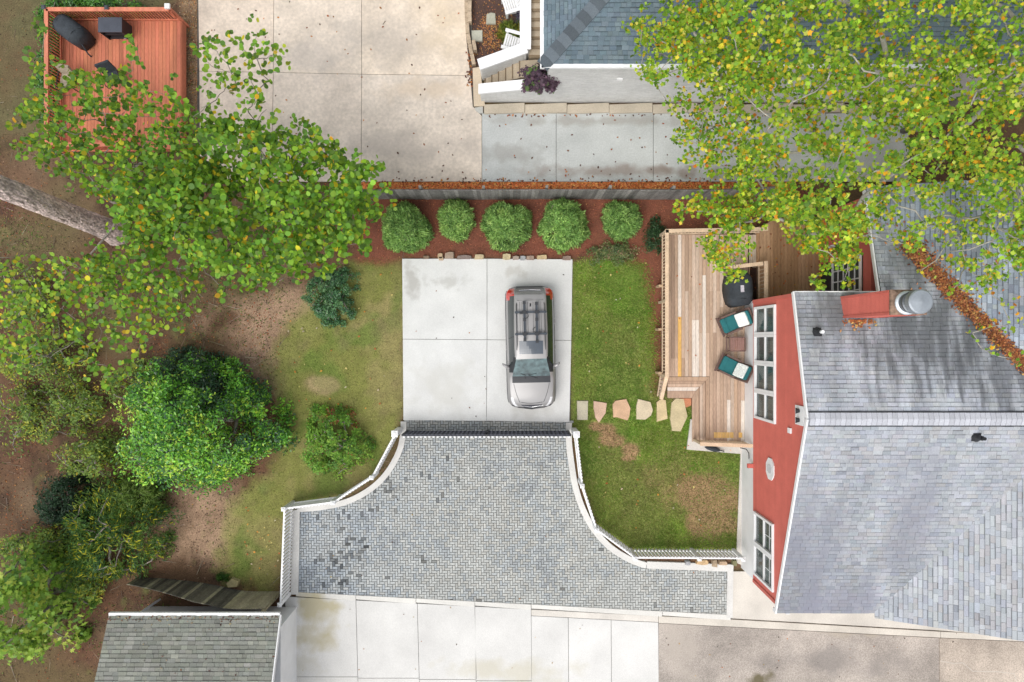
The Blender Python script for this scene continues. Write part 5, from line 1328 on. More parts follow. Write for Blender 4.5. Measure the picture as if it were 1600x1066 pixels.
# mirrors
for s in (-1, 1):
    mm = MB(CT); a = 3.02
    mm.loft([[(s*.86, CL/2-a-.01, 1.02), (s*.86, CL/2-a-.09, 1.02), (s*.86, CL/2-a-.09, 1.08), (s*.86, CL/2-a-.01, 1.08)],
             [(s*.95, CL/2-a+.02, .99), (s*.95, CL/2-a-.13, .99), (s*.95, CL/2-a-.12, 1.13), (s*.95, CL/2-a+.02, 1.13)],
             [(s*1.08, CL/2-a+.07, 1.0), (s*1.08, CL/2-a-.05, 1.0), (s*1.08, CL/2-a-.04, 1.13), (s*1.08, CL/2-a+.07, 1.13)],
             [(s*1.11, CL/2-a+.09, 1.03), (s*1.11, CL/2-a+.03, 1.03), (s*1.11, CL/2-a+.03, 1.10), (s*1.11, CL/2-a+.09, 1.10)]]); mr = mm.build('mirror', paint, car, True)
    for t in (1.35, 2.35):
        mm = MB(CT); mm.tube([(s*.925, CL/2-t+.1, .90), (s*.955, CL/2-t+.06, .90), (s*.955, CL/2-t-.06, .90), (s*.925, CL/2-t-.1, .90)], .014, 6); mm.build('door_handle', paint, car)
    mm = MB(CT); mm.tube([(s*(cat_(t, 3)+.004), CL/2-t, cat_(t, 4)+.006) for t in np.linspace(.45, 3.2, 14)], .013, 5); mm.build('window_trim', chrome, car)
    mm = MB(CT); mm.tube([cp(s*.1+(.14 if s > 0 else -.14), 3.56, .02), cp(s*.06-.18, 3.42, .02), cp(s*.3-.1, 3.36, .02)], .009, 5); mm.build('wiper', trim_black, car)
# windshield's darker shapes are reflection streaks painted in its colour; bonnet creases and grille
for s in (-1, 1):
    mm = MB(CT); mm.tube([cp(s*cat_(t, 5)*.93, t, .006) for t in np.linspace(3.74, 4.5, 9)], .007, 4); mm.build('hood_crease', trim_black, car)
    mm = MB(CT); mm.tube([(s*.83, CL/2-4.32, .80), (s*.68, CL/2-4.52, .76), (s*.42, CL/2-4.63, .73), (0, CL/2-4.70, .70)], .018, 6); mm.build('grille_trim', chrome, car)
mm = MB(CT); mm.tube([cp(x, 4.53-.25*x*x, .004) for x in np.linspace(-.42, .42, 9)], .008, 4); mm.build('hood_gap', trim_black, car)
mm = MB(CT); mm.tube([(-.8, CL/2-4.44, .62), (-.5, CL/2-4.69, .62), (0, CL/2-4.755, .62), (.5, CL/2-4.69, .62), (.8, CL/2-4.44, .62)], .04, 6); mm.build('grille', trim_black, car)
mm = MB(CT); mm.tube([(-.78, CL/2-.08, .60), (-.5, CL/2-.0, .60), (.5, CL/2-.0, .60), (.78, CL/2-.08, .60)], .05, 6, (1.5, 1.5, 1.5)); mm.build('bumper_trim', trim_black, car)
mm = MB(CT); mm.tube([cp(-.42, .15, .01), cp(0, .12, .012), cp(.42, .15, .01)], .02, 6); mm.build('garnish', chrome, car)
# ---------------------------------------------------------------- grass, litter, fallen leaves
def blades(name, mask, n, cols, wts, hgt, label, dens=None, tl=1):
    p = scatter(mask, n); N = len(p)
    az = rng.uniform(0, 2*np.pi, N); lean = rng.uniform(.3, 1.1, N)
    d = np.stack([np.cos(az)*np.sin(lean), np.sin(az)*np.sin(lean), np.cos(lean)], 1)
    h = rng.uniform(.6, 1.3, N)*hgt; s = np.stack([-np.sin(az), np.cos(az), np.zeros(N)], 1)*rng.uniform(.008, .016, N)[:, None]
    V = np.stack([p-s, p+s, p+d*h[:, None]], 1)
    f = fbm(p[:, 0], p[:, 1], 1.3, 61)[:, None]; f2 = fbm(p[:, 0], p[:, 1], .45, 62)[:, None]
    C = pick(cols, wts, N, .16)*(.66+.68*f)*(.8+.4*f2)
    if tl != 1:      # dry tan patches between greener ones
        dm = np.clip((fbm(p[:, 0], p[:, 1], 2.3, 77)-.48)*9+rng.normal(0, .4, N), 0, 1)[:, None]*tl; C = C*(1-dm)+np.array([.34, .26, .13])*rng.uniform(.75, 1.2, (N, 1))*dm
        gm = np.clip((.50-fbm(p[:, 0], p[:, 1], 1.7, 78))*9, 0, 1)[:, None]; C = C*(1-gm)+C*np.array([.72, .95, .7])*gm
    me = raw_mesh(name, V, 3, np.clip(C, .003, 1), grass_mat)
    return tag(link(name, me, None, (0, 0, 0)), label, 'grass', kind='stuff')
blades('lawn_grass', lawnR, 150000, [(.23, .35, .05), (.17, .29, .035), (.33, .39, .08), (.42, .36, .16)], [5, 4, 2, .7], .075, 'bright green lawn grass beside the wooden deck', tl=.3)
blades('lawn_grass', np.clip(right_lawn-lawnR, 0, 1)*.5, 50000, [(.30, .20, .10), (.24, .18, .08), (.12, .13, .04)], [4, 3, 2], .05, 'dry yellowed grass on the bare patch of the lawn')
blades('lawn_grass', lawnL*.85, 150000, [(.19, .225, .045), (.25, .24, .07), (.13, .20, .03), (.40, .31, .16)], [5, 3, 4, 1.2], .06, 'olive green lawn grass left of the parking pad', tl=.65)
blades('lawn_grass', lawnT*.6, 40000, [(.17, .17, .05), (.24, .19, .08), (.12, .145, .035)], [4, 3, 3], .06, 'patchy olive grass beside the red deck')
LC = [(.26, .085, .035), (.38, .15, .045), (.16, .075, .045), (.45, .24, .06), (.11, .06, .04)]
def litter(name, mask, n, cols, wts, size, label, dz=.006, flat=.35, shape='oak', zfun=None):
    p = scatter(mask, n) if not isinstance(mask, np.ndarray) or mask.shape == GX.shape else mask
    N = len(p); p = p+np.array([0, 0, dz])+np.stack([np.zeros(N), np.zeros(N), rng.uniform(0, .012, N)], 1)
    nn = np.stack([rng.normal(0, flat, N), rng.normal(0, flat, N), np.ones(N)], 1)
    V = leafV(p, nn, size*rng.uniform(.6, 1.25, N), shape, cup=.3)
    me = raw_mesh(name, V, V.shape[1], np.clip(pick(cols, wts, N, .2), .004, 1), litter_mat)
    return tag(link(name, me, None, (0, 0, 0)), label, 'leaf litter', kind='stuff')
litter('leaf_litter', leafstrip, 9500, [(.78, .25, .08), (.62, .17, .06), (.85, .46, .15), (.34, .10, .05), (.8, .33, .12)], [5, 4, 2, 1.5, 3], .11, 'orange fallen leaves piled along the top of the board fence', .02)
litter('leaf_litter', mulch*.75, 30000, [(.26, .082, .046), (.34, .115, .06), (.17, .055, .036), (.55, .26, .12)], [5, 4, 3, .5], .065, 'reddish mulch and leaves in the shrub bed', .0, .5, 'oval')
dirt = np.clip(1-np.clip(left_lawn*1.2, 0, 1)-np.clip(right_lawn+mulch+leafstrip+garden, 0, 1), 0, 1)*(gpx < 640)*(1-.65*np.clip(tl_lawn, 0, 1))
litter('leaf_litter', dirt*(.25+.9*np.clip(n2-.3, 0, 1)), 60000, [(.10, .058, .038), (.17, .11, .075), (.05, .03, .022), (.27, .18, .12), (.36, .17, .06)], [5, 4, 5, 2.2, .8], .085, 'brown leaf litter and twigs on the shady soil at the left', .0, .5, 'oval')
litter('leaf_litter', np.clip(straw, 0, 1), 4500, [(.40, .26, .14), (.30, .18, .09), (.48, .20, .06), (.5, .36, .22)], [4, 3, 1.5, 2], .075, 'straw coloured leaves between the red deck and beige driveway', .0, .5, 'oval')
litter('leaf_litter', np.clip(ell(767, 57, 20, 26, seed=3), 0, 1)*garden+garden*.10, 4000, [(.40, .17, .06), (.46, .25, .09), (.28, .12, .06)], [4, 3, 2], .075, 'orange leaves on the garden soil by the white chairs', .01)
litter('leaf_litter', under*.8, 3000, [(.10, .04, .02), (.25, .09, .03), (.06, .03, .02)], [4, 1.5, 3], .08, 'dark leaves in the gap beside the deck', .01)
litter('ground_cover', dirt*np.clip((fbm(GX, GY, 2.2, 71)-.45)*4, 0, .8)*(gpy > 90), 30000, [(.10, .17, .035), (.14, .20, .05), (.07, .12, .03), (.22, .22, .05)], [4, 3, 3, 1], .075, 'low green weeds and ivy over the shady soil at the left', .03, .6, 'oval')
litter('leaf_litter', dirt*np.clip((fbm(GX, GY, 3.0, 75)-.5)*4, 0, 1), 16000, [(.32, .10, .04), (.24, .07, .035), (.42, .2, .07)], [4, 3, 1], .075, 'reddish fallen leaves on the shady soil at the left', .01, .5, 'oak')
p = scatter(dirt, 1500); V = leafV(p+np.array([0, 0, .02]), rng.normal(0, .1, (len(p), 3))+np.array([0, 0, 1]), rng.uniform(.2, .9, len(p)), 'blade', cup=.0)
V[:, :, :] = p[:, None, :]+np.array([0, 0, .02])+(V-p[:, None, :]-np.array([0, 0, .02]))*1.0
c_ = (V[:, 0]+V[:, 1])/2; V[:, 0] = c_+(V[:, 0]-c_)*.18; V[:, 1] = c_+(V[:, 1]-c_)*.18
tag(link('twigs', raw_mesh('twigs', V, 3, np.clip(pick([(.26, .20, .15), (.14, .10, .075), (.36, .30, .23)], [3, 3, 1], len(p)), .01, 1), litter_mat), None, (0, 0, 0)), 'dry twigs strewn over the shady soil at the left', 'twigs', kind='stuff')
# loose leaves lying on lawns and paving
def loose(name, pts, cols, label, size, zz):
    p = np.array([[*XY(a, b, zz), zz] for a, b in pts]); N = len(p)
    litter(name, p, 0, cols, [1]*len(cols), size, label, .008, .25)
R_ = random.Random(4)
loose('fallen_leaves', [(R_.uniform(312, 735), R_.uniform(0, 280)) for _ in range(85)]+[(R_.uniform(755, 1180), R_.uniform(180, 282)) for _ in range(70)]+[(R_.gauss(735, 3), R_.uniform(75, 135)) for _ in range(90)]+[(R_.uniform(755, 1200), R_.gauss(180, 1.5)) for _ in range(60)]+[(R_.uniform(570, 1190), R_.gauss(282, 2.5)) for _ in range(160)], [(.30, .10, .04), (.14, .06, .04), (.42, .18, .05), (.1, .05, .035)], 'scattered brown and orange leaves on the upper concrete drive', .11, .055)
loose('fallen_leaves', [(R_.uniform(898, 1020), R_.uniform(410, 620)) for _ in range(26)]+[(R_.uniform(905, 1150), R_.uniform(690, 860)) for _ in range(26)]+[(R_.uniform(450, 625), R_.uniform(420, 660)) for _ in range(40)]+[(R_.uniform(375, 450), R_.uniform(790, 905)) for _ in range(40)], [(.60, .25, .05), (.5, .40, .15), (.5, .42, .30), (.42, .15, .05)], 'scattered yellow and orange leaves on the lawns', .10, .05)
loose('fallen_leaves', [(R_.uniform(470, 1130), R_.uniform(700, 1050)) for _ in range(40)]+[(R_.uniform(632, 890), R_.uniform(408, 655)) for _ in range(14)]+[(R_.uniform(1030, 1500), R_.uniform(985, 1066)) for _ in range(30)], [(.16, .08, .05), (.36, .15, .06), (.07, .05, .04), (.45, .3, .1)], 'few brown leaves scattered over the pavers and pale concrete', .075, .055)
# leaves caught in the roof valley and on the deck and roofs
def on_plane(zf, pts): return np.array([[x, y, zf(x, y)] for x, y in pts])
va = Vector((12.95, 3.25, 0)); vb = Vector((16.25, -.93, 0)); pts = []
for _ in range(3800):
    t = R_.random(); p = va.lerp(vb, t); s_ = R_.gauss(.05, .15)*(1.1-.45*t); pts.append((p.x+s_*.78, p.y+s_*.62))
zw = lambda x, y: max(zN(y), 4.47+.334*(x-11.9))+.045+.05*R_.random()
litter('leaf_litter', on_plane(zw, pts), 0, [(.34, .12, .045), (.46, .20, .08), (.22, .08, .04), (.5, .30, .10), (.14, .06, .04)], [5, 3, 3, 1.5, 2], .10, 'brown and orange leaves filling the valley of the grey roof', .0, .5)
pts = [(11.55+R_.gauss(0, .25), .93+R_.gauss(0, .07)) for _ in range(120)]
pts = [(x0+.45+R_.gauss(0, .25), y0-.10-abs(R_.gauss(0, .12))) for x0, y0 in [(cw.x, ce.y)]*90]+[(R_.uniform(12.3, 16), R_.uniform(.8, 4)) for _ in range(70)]
litter('leaf_litter', on_plane(zw, pts), 0, [(.34, .12, .045), (.46, .20, .08), (.5, .30, .10)], [5, 3, 2], .11, 'few fallen leaves on the grey roof by the chimney', .0, .4)
pts = [(R_.uniform(9.7, 12), R_.uniform(1.8, 4.6)) for _ in range(50)]+[(R_.uniform(6.2, 9.3), R_.uniform(-1, 4.1)) for _ in range(12)]
litter('leaf_litter', on_plane(lambda x, y: DZ+.01, pts), 0, [(.42, .12, .04), (.46, .24, .05), (.2, .08, .04)], [3, 2, 2], .10, 'few red and orange leaves on the wooden deck', .0, .3)
pts = [(R_.uniform(gxl, gx1), gyt-abs(R_.gauss(0, .1))) for _ in range(90)]+[(R_.uniform(gxl, gx1), gyt-R_.uniform(0, 3)) for _ in range(30)]
litter('leaf_litter', on_plane(lambda x, y: zG(y)+.04, pts), 0, [(.16, .08, .05), (.3, .24, .15), (.10, .05, .04)], [3, 2, 2], .09, 'dead leaves along the garage gutter', .0, .4)

# ---------------------------------------------------------------- trees and shrubs
def limbs(root, name, m, base, forks, targets, r0, rtip=.008, nside=6, wob=.12):
    """grow a branching skeleton from base through forks to every target"""
    nodes = [Vector(base)]; par = [-1]
    for f_ in forks: nodes.append(Vector(f_)); par.append(len(nodes)-2)
    nstart = len(nodes); start = nstart-1
    T = sorted([Vector(t) for t in targets], key=lambda t: (t-nodes[start]).length)
    for t in T:
        best = min(range(start, len(nodes)), key=lambda k: (t-nodes[k]).length+.25*(nodes[k]-nodes[start]).length*.5+(.6 if nodes[k].z > t.z+1.2 else 0))
        nodes.append(t); par.append(best)
    cnt = [0]*len(nodes)
    ch = {}
    for i, p in enumerate(par): ch.setdefault(p, []).append(i)
    for i in range(len(nodes)-1, -1, -1):
        if i not in ch: cnt[i] = 1
        if par[i] >= 0: cnt[par[i]] += max(1, cnt[i])
    rad = [max(rtip, r0*(max(1, c)/max(1, cnt[0]))**.5) for c in cnt]
    mb = MB(); r = random.Random(len(nodes))
    for i in range(1, len(nodes)):
        a, b = nodes[par[i]], nodes[i]; l = (b-a).length
        pts = [a.lerp(b, t)+Vector((r.uniform(-1, 1), r.uniform(-1, 1), r.uniform(-.3, .6)))*l*wob*math.sin(math.pi*t) for t in (.33, .66)]
        ra = min(rad[par[i]], rad[i]*1.7)
        mb.tube([a]+pts+[b], [ra, ra*.7+rad[i]*.3, ra*.3+rad[i]*.7, rad[i]], nside)
    return mb.build(name, m, root, True)
def leaf_cloud(centres, per, rad, size, shape, cols, wts, upness=1.0, tilt=.45, flat=.6, cup=.3, sub=0, sr=.2):
    c = np.array(centres)
    if sub:                      # twigs: leaves gather round a few twig ends inside every clump
        k = max(1, round(per/sub)); c = np.repeat(c, k, 0); o = rng.normal(size=c.shape); o /= np.linalg.norm(o, axis=1, keepdims=True)
        c = c+o*np.array([rad, rad, rad*flat])*rng.uniform(.1, 1.1, (len(c), 1)); per = sub; rad = sr
    c = np.repeat(c, per, 0); N = len(c)
    o = rng.normal(size=(N, 3)); o *= (np.array([rad, rad, rad*flat])*rng.uniform(.35, 1.05, (N, 1)))/np.maximum(np.linalg.norm(o, axis=1, keepdims=True), 1e-6)*1.0
    p = c+o
    n = np.stack([rng.normal(0, tilt, N), rng.normal(0, tilt, N), np.full(N, upness)], 1)
    s = size*rng.uniform(.65, 1.2, N)
    return p, n, s, np.clip(pick(cols, wts, N), .004, 1)
def leaves_obj(root, p, n, s, C, shape, m, n_parts=0, cup=.3):
    """the leaves nearest the camera that the picture shows as objects of their own, the rest as one part"""
    if n_parts:
        px = 800+p[:, 0]*F/(H-p[:, 2]); py = 533-p[:, 1]*F/(H-p[:, 2])
        inside = (px > 8) & (px < 1592) & (py > 8) & (py < 1058)
        order = np.argsort(-(p[:, 2]+100*inside+rng.uniform(0, 1.5, len(p)))); sel = order[:n_parts]; rest = order[n_parts:]
        protos = []
        for k in range(8):
            V = leafV(np.zeros((1, 3)), np.array([[0, 0, 1.0]]), 1.0, shape, tang=np.array([[0, 1.0, 0]]), cup=cup)
            protos.append(raw_mesh('leaf', V, V.shape[1], C[sel[k:k+1]], m))
        W0 = wloc(root)
        for j, i in enumerate(sel):
            o_ = bpy.data.objects.new('leaf', protos[j % 8]); COL.objects.link(o_); o_.parent = root
            q = Vector(n[i]).normalized().to_track_quat('Z', 'Y') @ Matrix.Rotation(rnd.uniform(0, 6.28), 3, 'Z').to_quaternion()
            o_.rotation_mode = 'QUATERNION'; o_.rotation_quaternion = q; o_.location = Vector(p[i])-W0; o_.scale = (s[i],)*3
        p, n, s, C = p[rest], n[rest], s[rest], C[rest]
    V = leafV(p, n, s, shape, cup=cup)
    me = raw_mesh('foliage', V, V.shape[1], C, m); o_ = link('foliage', me, root, (0, 0, 0)); o_['kind'] = 'stuff'; return o_

def poly_points(poly, n, z0, z1, seed, mind=18, holes=(), zb=None):
    r = random.Random(seed); xs = [a for a, b in poly]; ys = [b for a, b in poly]; out = []; tries = 0
    while len(out) < n and tries < 40000:
        tries += 1; x = r.uniform(min(xs), max(xs)); y = r.uniform(min(ys), max(ys))
        if not inpoly([x], [y], poly)[0] or any(inpoly([x], [y], h)[0] for h in holes): continue
        if any((x-a)**2+(y-b)**2 < mind**2 for a, b, _ in out[-400:]): continue
        out.append((x, y, r.uniform(z0, z1)))
    return [tuple(P(a, b, z)) for a, b, z in out]

# round-leaved tree at the upper left
GREENS = [(0.192, 0.359, 0.032), (0.141, 0.295, 0.036), (0.25, 0.431, 0.036), (0.125, 0.239, 0.046), (0.35, 0.462, 0.032), (0.667, 0.542, 0.029), (0.75, 0.398, 0.029)]
GW = [5, 5, 4, 3, 2.2, .55, .18]
lt = thing('broadleaf_tree', 'tall spreading tree with round bright green leaves hanging over the red deck and dirt', 'tree', P(255, 320))
dense = [(300, 250), (345, 160), (400, 190), (470, 215), (540, 250), (580, 275), (590, 320), (565, 380), (520, 400), (420, 440), (350, 420), (290, 390), (200, 350), (180, 300), (230, 250)]
wide = [(30, 175), (60, 150), (140, 105), (215, 110), (250, 165), (320, 180), (320, 330), (300, 440), (250, 480), (130, 470), (100, 430), (135, 390), (180, 370), (160, 320), (100, 275), (30, 240)]
low = [(0, 430), (60, 400), (130, 410), (270, 440), (285, 480), (245, 520), (180, 540), (100, 560), (0, 560)]
C1 = poly_points(dense, 175, 4.2, 8.0, 1, 13)
C2 = poly_points(wide, 120, 3.8, 7.0, 2, 16)
C3 = poly_points(low, 62, 3.5, 6.5, 3, 17)
C4 = [tuple(P(x, y, 6.0+rnd.uniform(-.6, .9))) for x, y in [(322, 60), (335, 80), (350, 72), (372, 68), (395, 85), (330, 100), (355, 108), (385, 115), (415, 80), (440, 82), (365, 135), (395, 140), (415, 120), (430, 95), (345, 130), (330, 150), (380, 165), (410, 165), (465, 190), (455, 215), (500, 225), (490, 200), (530, 240), (560, 250), (575, 275), (210, 85), (185, 110), (120, 120), (60, 45), (50, 90), (65, 110), (45, 150), (75, 130), (205, 62), (265, 145), (310, 80),
    (395, 45), (215, 545), (165, 575), (150, 590), (125, 560), (190, 590), (200, 565), (235, 515), (265, 490), (300, 480), (340, 450), (395, 445), (425, 440), (470, 410)]]
allc = np.array(C1+C2+C3+C4)
p1 = leaf_cloud(C1, 42, .62, .166, 'round', GREENS, GW, tilt=.75, sub=6, sr=.24)
p2 = leaf_cloud(C2, 34, .68, .155, 'round', GREENS, GW, tilt=.75, sub=6, sr=.24)
p3 = leaf_cloud(C3, 19, .66, .15, 'round', GREENS, [4, 4, 5, 2, 5, 1.4, .5], tilt=.55, sub=5, sr=.24)
p4 = leaf_cloud(C4, 15, .42, .158, 'round', GREENS, GW, tilt=.55, sub=4, sr=.2)
p_, n_, s_, c_ = [np.concatenate(z) for z in zip(p1, p2, p3, p4)]
pxl = 800+p_[:, 0]*F/(H-p_[:, 2]); pyl = 533-p_[:, 1]*F/(H-p_[:, 2])
kk = ~(inpoly(pxl, pyl, [(-40, 250), (40, 285), (130, 325), (165, 350), (170, 385), (120, 375), (0, 315), (-40, 300)]) & (rng.random(len(p_)) < .96))
kk &= ~(inpoly(pxl, pyl, [(10, 310), (120, 375), (150, 395), (120, 405), (20, 395)]) & (rng.random(len(p_)) < .85))
p_, n_, s_, c_ = p_[kk], n_[kk], s_[kk], c_[kk]
leaves_obj(lt, p_, n_, s_, c_, 'round', leaf_mat, 300)
b0 = P(262, 330, 0)
limbs(lt, 'trunk', bark_mat, b0, [b0+Vector((.1, 0, 1.5)), b0+Vector((.15, .1, 3.2))], [(t[0], t[1], t[2]-.35) for t in allc.tolist()], .085, .006)

# leaning pine trunk at the left edge
pt = thing('pine_tree', 'thick grey-brown pine trunk slanting in from the left edge of the frame', 'tree', P(178, 362))
b0 = P(182, 364, 0); d0 = P(0, 292, 6.3); mb = MB(); pts = []; rads = []
for k in range(15):
    z = k*1.0; q_ = b0.lerp(d0, z/6.3); pts.append(Vector((q_.x, q_.y, z))); rads.append(.40-.012*z)
NS = 40; vs = []
r2 = random.Random(3)
rings = []
for p, r in zip(pts, rads): pass
fine_pts = [pts[0].lerp(pts[-1], t) for t in np.linspace(0, 1, 150)]
for j, p in enumerate(fine_pts):
    rr_ = .40-.012*p.z+(.12*math.exp(-p.z*2.2)); ring = []
    for k in range(NS):
        a = 2*math.pi*k/NS
        bump = .030*float(vn(k*.9, j*.33, 1.0, 7))+.022*float(vn(k*1.9, j*.9, 1.0, 8))-.03*(float(vn(k*.8, j*.22, 1, 9)) > .66)
        ring.append((p.x+(rr_+bump)*math.cos(a), p.y+(rr_+bump)*math.sin(a), p.z))
    rings.append(ring)
mb.loft(rings)
for fi in range(len(mb.c)):
    k = .8+.5*rnd.random(); mb.c[fi] = (k*1.08, k, k*.97)
mb.build('trunk', pine_bark, pt)
top = fine_pts[-1]
tgt = [tuple(top+Vector((rnd.gauss(0, 1.6), rnd.gauss(0, 1.6), rnd.uniform(-.5, 3)))) for _ in range(26)]
limbs(pt, 'branch', pine_bark, top, [top+Vector((0, 0, .5))], tgt, .2, .02)
p_, n_, s_, c_ = leaf_cloud(tgt, 60, .6, .28, 'blade', [(.05, .09, .03), (.07, .11, .035)], [1, 1])
leaves_obj(pt, p_, n_, s_, c_, 'blade', gloss_leaf)

# yellowing tulip-leaved tree at the upper right
YG = [(0.299, 0.468, 0.033), (0.194, 0.366, 0.029), (0.448, 0.562, 0.039), (0.128, 0.272, 0.029), (0.628, 0.655, 0.117), (0.688, 0.562, 0.039), (0.75, 0.374, 0.019), (0.598, 0.203, 0.026)]
YW = [6, 5, 5, 3, 1.8, 1.4, .75, .15]
rt = thing('yellowing_tree', 'big tree with lobed green, yellow and orange leaves over the roofs and fence at right', 'tree', P(1400, 215))
main = [(1110, -140), (1800, -140), (1800, 300), (1600, 330), (1500, 300), (1440, 330), (1400, 335), (1330, 380), (1270, 370), (1225, 330), (1180, 330), (1160, 290), (1150, 200), (1170, 150), (1080, 60), (1080, -140)]
left_ = [(1000, 20), (1040, 0), (1100, 10), (1170, 60), (1190, 140), (1160, 180), (1120, 130), (1060, 110), (1010, 120)]
hang = [(1050, 150), (1140, 150), (1190, 200), (1190, 290), (1120, 270), (1075, 240), (1045, 195)]
deckp = [(1060, 315), (1130, 300), (1230, 310), (1280, 350), (1350, 330), (1350, 400), (1290, 425), (1260, 380), (1180, 345), (1150, 390), (1120, 420), (1100, 400), (1090, 350)]
fr_ = [(1420, 330), (1520, 320), (1700, 300), (1700, 450), (1590, 420), (1540, 450), (1480, 380), (1400, 410)]
D1 = poly_points(main, 290, 6.5, 11.5, 11, 14)
D2 = poly_points(left_, 55, 6.0, 9.0, 12, 13)
D3 = poly_points(hang, 26, 5.0, 8.0, 13, 14)
D4 = poly_points(deckp, 46, 4.5, 7.0, 14, 13)
D5 = poly_points(fr_, 44, 6.8, 9.5, 15, 18)
D6 = [tuple(P(a, b, 5.4)) for a, b in ((1290, 425), (1282, 445), (1275, 438), (1157, 430), (1150, 427), (1143, 432), (1125, 418), (1325, 440), (1010, 110), (1028, 118), (1008, 55), (1040, 5), (1075, 245), (1110, 262), (1048, 160), (1062, 330))]
D7 = [tuple(P(a, b, 6.9)) for a, b in ((1590, 505), (1575, 470), (1545, 545), (1530, 520), (1590, 560), (1560, 510), (1500, 450), (1450, 420))]
q1 = leaf_cloud(D1, 104, .74, .112, 'tulip', YG, YW, tilt=.75, sub=8, sr=.21)
q2 = leaf_cloud(D2, 48, .55, .115, 'tulip', YG, YW, tilt=.65, sub=8, sr=.2)
q3 = leaf_cloud(D3, 40, .5, .112, 'tulip', YG, [5, 5, 3, 4, .8, 1, 1, .6], tilt=.65, sub=6, sr=.2)
q4 = leaf_cloud(D4, 66, .52, .12, 'tulip', YG, [5, 5, 4, 3, 1.2, 1.6, 1.3, .3], tilt=.65, sub=8, sr=.2)
q5 = leaf_cloud(D5, 44, .65, .115, 'tulip', YG, YW, tilt=.65, sub=8, sr=.2)
q6 = leaf_cloud(D6, 16, .28, .13, 'tulip', YG, YW, tilt=.65)
q7 = leaf_cloud(D7, 9, .4, .135, 'tulip', YG, [3, 3, 3, 1, 1, 3, 2, .3], tilt=.6)
p_, n_, s_, c_ = [np.concatenate(z) for z in zip(q1, q2, q3, q4, q5, q6, q7)]
leaves_obj(rt, p_, n_, s_, c_, 'tulip', leaf_mat, 300)
b0 = P(1410, 205, 0)
limbs(rt, 'trunk', pale_bark, b0, [b0+Vector((0, 0, 3)), b0+Vector((-.2, .1, 5.8)), b0+Vector((-.3, 0, 7.6))], [(t[0], t[1], t[2]-.3) for d in (D1[::2], D2, D3, D4, D5, D6, D7) for t in d], .15, .008)

# generic shrubs: leaves gathered in clumps over a lumpy dome
def shrub(name, label, px, py, rx, ry, h, n, shape, size, cols, wts, m=leaf_mat, clumps=60, cr=.28, fill=.35, group=None, cat='shrub', spread=.5, z0=0.0, up=.7, seedtop=None, tops=None, stem=True, lobes=.18):
    zmid = z0+h*.55; c = P(px, py, zmid); k = (H-zmid)/F; RX, RY = rx*k, ry*k
    root = thing(name, label, cat, (c.x, c.y, z0), group)
    r = np.random.default_rng(abs(hash((px, py))) % 2**31)
    th = r.uniform(0, 2*np.pi, clumps); el = np.arcsin(r.uniform(-.12, 1, clumps)); rf = np.where(r.random(clumps) < fill, r.uniform(.3, .85, clumps), r.uniform(.82, 1.0, clumps))
    lob = 1+lobes*(np.sin(th*3+px)+.7*np.sin(th*5+py))*.7
    cx = np.cos(th)*np.cos(el)*RX*rf*lob; cy = np.sin(th)*np.cos(el)*RY*rf*lob; cz = np.maximum(.08, np.sin(el)*h*rf)
    cen = np.stack([c.x+cx, c.y+cy, z0+cz], 1)
    per = max(1, n//clumps); idx = np.repeat(np.arange(clumps), per); N = len(idx)
    crr = cr*r.uniform(.65, 1.35, clumps)
    o = r.normal(size=(N, 3)); o = o/np.linalg.norm(o, axis=1, keepdims=True)*(r.random((N, 1))**.45)*crr[idx][:, None]; o[:, 2] *= .8
    p = cen[idx]+o; p[:, 2] = np.maximum(p[:, 2], z0+.03)
    out = nrmz((p-np.array([c.x, c.y, z0+h*.2]))/np.array([RX, RY, h]))
    nn = out*.5+np.array([0, 0, up])+r.normal(0, spread, (N, 3))
    cw_ = np.array(wts, float)/sum(wts); cl = np.array(cols)
    ctint = r.choice(len(cl), clumps, p=cw_); li = np.where(r.random(N) < .55, ctint[idx], r.choice(len(cl), N, p=cw_))
    C = cl[li]*(1+.18*r.normal(size=(N, 1)))
    if tops is not None:
        tip = (o[:, 2] > crr[idx]*.35) & (r.random(N) < tops[1]); C[tip] = np.array(tops[0])*(1+.15*r.normal(size=(tip.sum(), 1)))
    tang = None
    if shape in ('sprig', 'blade'): tang = nrmz(out+r.normal(0, .45, (N, 3))+np.array([0, 0, .3])); nn = r.normal(0, 1, (N, 3))+np.array([0, 0, .7])
    V = leafV(p, nn, size*r.uniform(.6, 1.3, N), shape, tang=tang, cup=.3)
    me = raw_mesh('foliage', V, V.shape[1], np.clip(C, .003, 1), m); o_ = link('foliage', me, root, (0, 0, 0)); o_['kind'] = 'stuff'
    if stem: limbs(root, 'stem', bark_mat, (c.x, c.y, z0-.05), [(c.x, c.y, z0+.15*h)], cen[r.choice(clumps, min(clumps, 34), replace=False)].tolist(), .05+.012*h, .006, 5)
    return root
JG = [(0.323, 0.538, 0.148), (0.242, 0.43, 0.121), (0.416, 0.631, 0.188), (0.148, 0.282, 0.08), (0.511, 0.698, 0.215)]
JW = [5, 4, 3, 2, 1.6]
